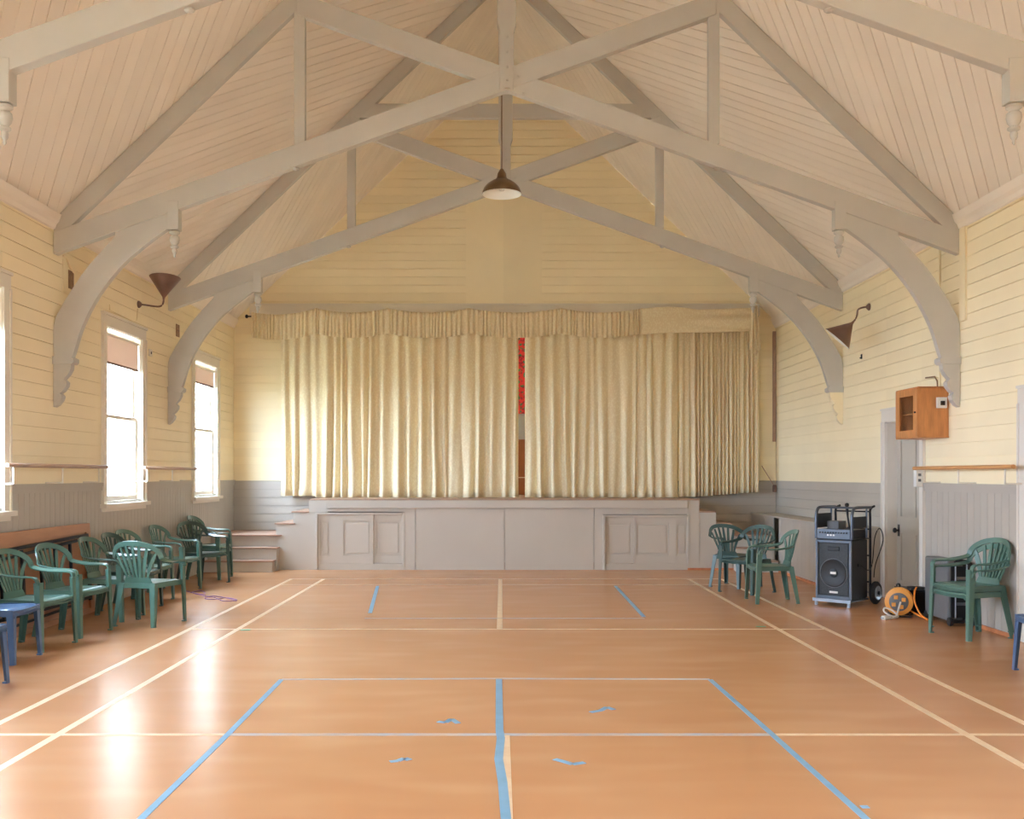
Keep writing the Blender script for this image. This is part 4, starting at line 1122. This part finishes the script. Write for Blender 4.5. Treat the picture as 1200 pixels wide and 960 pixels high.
MB().tube([(0.03, 0, 0.02), (0.01, 0, 0.14), (0.0, 0, 0.25)], [0.009, 0.011, 0.016]).build('handle', 'dark_metal', mc)
MB().lathe([(0.0, -0.026), (0.016, -0.02), (0.026, 0.0), (0.02, 0.018), (0, 0.026)], (0, 0, 0.27), (0, 0, 1), 14).build('head', 'black_plastic', mc, smooth=60)
tag(MB().box(-0.07, 0.07, -0.09, 0.09, 0, 0.09).build('cassette_unit', 'grey_plastic', None, bevel=0.004), 'small grey unit on top of the amplifier beside the microphone', 'audio unit').location = world_on(tr, -0.09, 0.05, 0.854)
bpy.data.objects['cassette_unit'].rotation_euler = (0, 0, ang)
def cable(name, label, pts, r, m, cat='cable', group=None):
    P = cr(pts, 6); return pipe(name, label, cat, P, r, m, group)
cable('speaker_cable', 'thin black cable hanging in loops behind the loudspeaker', [world_on(tr, W2 + 0.03, -0.03, 0.455), world_on(tr, W2 + 0.06, 0.08, 0.40), world_on(tr, W2 + 0.04, 0.22, 0.47), world_on(tr, W2 + 0.03, 0.30, 0.75), world_on(tr, W2 + 0.07, 0.34, 0.86), world_on(tr, W2 + 0.10, 0.36, 0.72), world_on(tr, W2 + 0.03, 0.32, 0.45), world_on(tr, W2 + 0.02, 0.30, 0.30)], 0.006, 'black_plastic')

# ------------------------------------------------------------------ cable reel, black box and wheeled case
rl = tag(empty('cable_reel', (4.13, 10.66, 0), math.radians(-24)), 'orange round extension cable reel standing on its black frame', 'cable reel')
ax = (0, -1, 0); C0 = (0, 0, 0.155)
MB().lathe([(0.0, 0.07), (0.03, 0.075), (0.115, 0.07), (0.138, 0.062), (0.14, 0.045), (0.06, 0.04), (0.06, -0.06), (0.14, -0.065), (0.14, -0.08), (0.0, -0.08)], C0, ax, 36).build('drum', 'orange_plastic', rl, smooth=40)
MB().lathe([(0.095, 0), (0.095, 0.006), (0.088, 0.008), (0.03, 0.008), (0, 0.01)], (0, -0.0715, 0.155), ax, 30).build('centre_plate', 'grey_plastic', rl, smooth=40)
for i in range(4):
    a = i * PI / 2 + 0.5
    MB().box(0.055 * math.cos(a) - 0.02, 0.055 * math.cos(a) + 0.02, -0.092, -0.078, 0.155 + 0.055 * math.sin(a) - 0.02, 0.155 + 0.055 * math.sin(a) + 0.02).build('socket', 'orange_plastic', rl, bevel=0.003)
for i in range(5): MB().lathe([(0.07 + 0.012 * (i % 3), -0.05 + 0.021 * i), (0.112, -0.05 + 0.021 * i - 0.008), (0.112, -0.05 + 0.021 * i + 0.008)], C0, ax, 24, caps=False).build('wound_cable', 'orange_cable', rl, smooth=40)
for s_ in (-1, 1):
    yy = -0.10 if s_ < 0 else 0.11
    MB().tube(cr([(-0.12, yy, 0.012), (-0.04, yy, 0.02), (0.0, yy, 0.165), (0.04, yy, 0.02), (0.12, yy, 0.012)], 5) if s_ > 0 else [(-0.13, yy, 0.012), (0.13, yy, 0.012)], 0.011).build('stand', 'black_plastic', rl, smooth=60)
for x_ in (-0.1, 0.1): MB().tube([(x_, -0.10, 0.012), (x_, 0.11, 0.012)], 0.010).build('stand', 'black_plastic', rl)
MB().tube(cr([(-0.0, 0.11, 0.16), (0.0, 0.11, 0.31), (-0.02, 0.06, 0.325), (-0.02, -0.04, 0.325), (-0.02, -0.06, 0.325)], 4), 0.010).build('handle', 'black_plastic', rl, smooth=60)
cable('plug_lead', 'white plug and curled lead lying on the floor by the orange reel', [(4.10, 10.545, 0.16), (4.06, 10.50, 0.09), (4.02, 10.46, 0.03), (3.96, 10.46, 0.035), (3.92, 10.52, 0.07), (3.95, 10.56, 0.10), (4.02, 10.54, 0.07), (4.05, 10.48, 0.02), (3.96, 10.42, 0.012), (3.89, 10.44, 0.012)], 0.009, 'white_cable')
pg = tag(empty('power_plug', (3.90, 10.41, 0), 0.5), 'white plug head at the end of the lead by the orange reel', 'plug')
MB().box(-0.045, 0.045, -0.025, 0.025, 0, 0.04).build('body', 'white_plastic', pg, bevel=0.008)
for s_ in (-1, 1): MB().box(-0.065, -0.045, s_ * 0.012 - 0.002, s_ * 0.012 + 0.002, 0.015, 0.025).build('prong', 'steel', pg)
cable('extension_cable', 'orange cable looping from the reel to the wheeled case', [(4.24, 10.66, 0.06), (4.27, 10.50, 0.03), (4.30, 10.38, 0.012), (4.28, 10.33, 0.012), (4.25, 10.42, 0.06), (4.23, 10.5, 0.16), (4.25, 10.56, 0.26), (4.30, 10.64, 0.30)], 0.009, 'orange_cable')
bb = tag(empty('amp_box', (4.43, 10.98, 0)), 'low black box on the floor behind the orange reel', 'box')
MB().box(-0.15, 0.15, -0.2, 0.2, 0.012, 0.24).build('case', 'black_plastic', bb, bevel=0.006)
MB().box(-0.152, 0.152, -0.202, 0.202, 0.24, 0.256).build('lid', 'dark_metal', bb, bevel=0.003)
for x_ in (-0.11, 0.11):
    for y_ in (-0.16, 0.16): MB().lathe([(0.02, 0), (0.02, 0.014)], (x_, y_, 0), (0, 0, 1), 10).build('foot', 'rubber', bb)
cable('black_cable', 'dark cable coiled on top of the low black box', [(4.32 + 0.0, 10.82, 0.265), (4.36, 10.80, 0.268), (4.46, 10.86, 0.265), (4.50, 10.96, 0.265), (4.42, 11.04, 0.265), (4.34, 10.98, 0.268), (4.36, 10.88, 0.275), (4.44, 10.84, 0.272)], 0.008, 'rubber')

cs = tag(empty('wheeled_case', (4.46, 10.22, 0)), 'tall slim grey and black wheeled case standing against the boarded wall', 'case')
MB().box(-0.125, 0.03, -0.25, 0.30, 0.045, 0.64).build('shell', 'grey_plastic', cs, bevel=0.02)
MB().box(0.031, 0.125, -0.25, 0.30, 0.045, 0.62).build('shell', 'black_plastic', cs, bevel=0.02)
MB().box(-0.10, 0.11, -0.262, -0.25, 0.08, 0.58).build('end_panel', 'black_plastic', cs, bevel=0.004)
for x_ in (-0.06, 0.05): MB().tube([(x_, -0.275, 0.08), (x_, -0.275, 0.60)], 0.008).build('trolley_rail', 'steel', cs)
MB().tube(cr([(-0.06, -0.275, 0.60), (-0.06, -0.275, 0.635), (0.05, -0.275, 0.635), (0.05, -0.275, 0.60)], 4), 0.011).build('trolley_handle', 'black_plastic', cs)
MB().box(-0.09, 0.09, -0.285, -0.25, 0.03, 0.06).build('axle_guard', 'black_plastic', cs)
for x_, y_ in ((-0.11, -0.27), (0.10, -0.27), (-0.11, 0.27), (0.10, 0.27)):
    MB().lathe([(0.01, -0.018), (0.04, -0.018), (0.045, 0), (0.04, 0.018), (0.01, 0.018)], (x_, y_, 0.045), (1, 0, 0), 16).build('wheel', 'rubber', cs, smooth=40)
for z_ in (0.2, 0.45): MB().box(-0.06, 0.06, -0.268, -0.262, z_, z_ + 0.03).build('strap', 'grey_plastic', cs)

# string on the floor by the chairs
def fl(x, y, z=0.006):
    a = px_floor(x, y); return (a[0], a[1], z)
cable('string', 'purple string lying in loops on the floor by the green chairs', [fl(*p) for p in ((218, 693), (228, 696), (240, 697), (236, 693), (225, 695), (240, 699), (252, 701), (262, 705), (278, 704), (265, 701), (252, 703), (240, 702), (250, 699), (268, 702), (277, 705))], 0.005, 'purple_string', 'string')

# ================================================================== OUTSIDE THE WINDOWS
tag(MB().box(-40, 40, -30, 50, -0.9, -0.6).build('ground_outside', 'outside_ground'), 'pale ground outside the hall windows', 'ground', kind='structure')
hs = tag(empty('neighbour_house', (-9.5, 29, -0.6)), 'tall pale weatherboard building seen through the sash windows', 'building')
MB().box(-6, 0, -13, 13, 0, 7.6).build('wall', 'outside_boards', hs)  # height and nearness shaped to block low sky and dim window reflections on the floor
for i in range(34):
    zz = 0.2 + i * 0.215
    MB().prism([(0, -13, zz), (0.03, -13, zz), (0, -13, zz + 0.2)], [(0, 13, zz), (0.03, 13, zz), (0, 13, zz + 0.2)]).build('weatherboard', 'outside_boards', hs)
MB().prism([(0.5, -13.3, 7.55), (-6.5, -13.3, 7.55), (-3, -13.3, 9.6)], [(0.5, 13.3, 7.55), (-6.5, 13.3, 7.55), (-3, 13.3, 9.6)]).build('roof', 'outside_dark', hs)
for yy in (-9, -5, -1, 3, 7):
    wv = MB().box(0.03, 0.09, yy - 0.7, yy + 0.7, 1.3, 3.0).build('window', 'white_trim', hs)
    MB().box(0.09, 0.10, yy - 0.6, yy + 0.6, 1.4, 2.9).build('pane', 'outside_dark', wv)
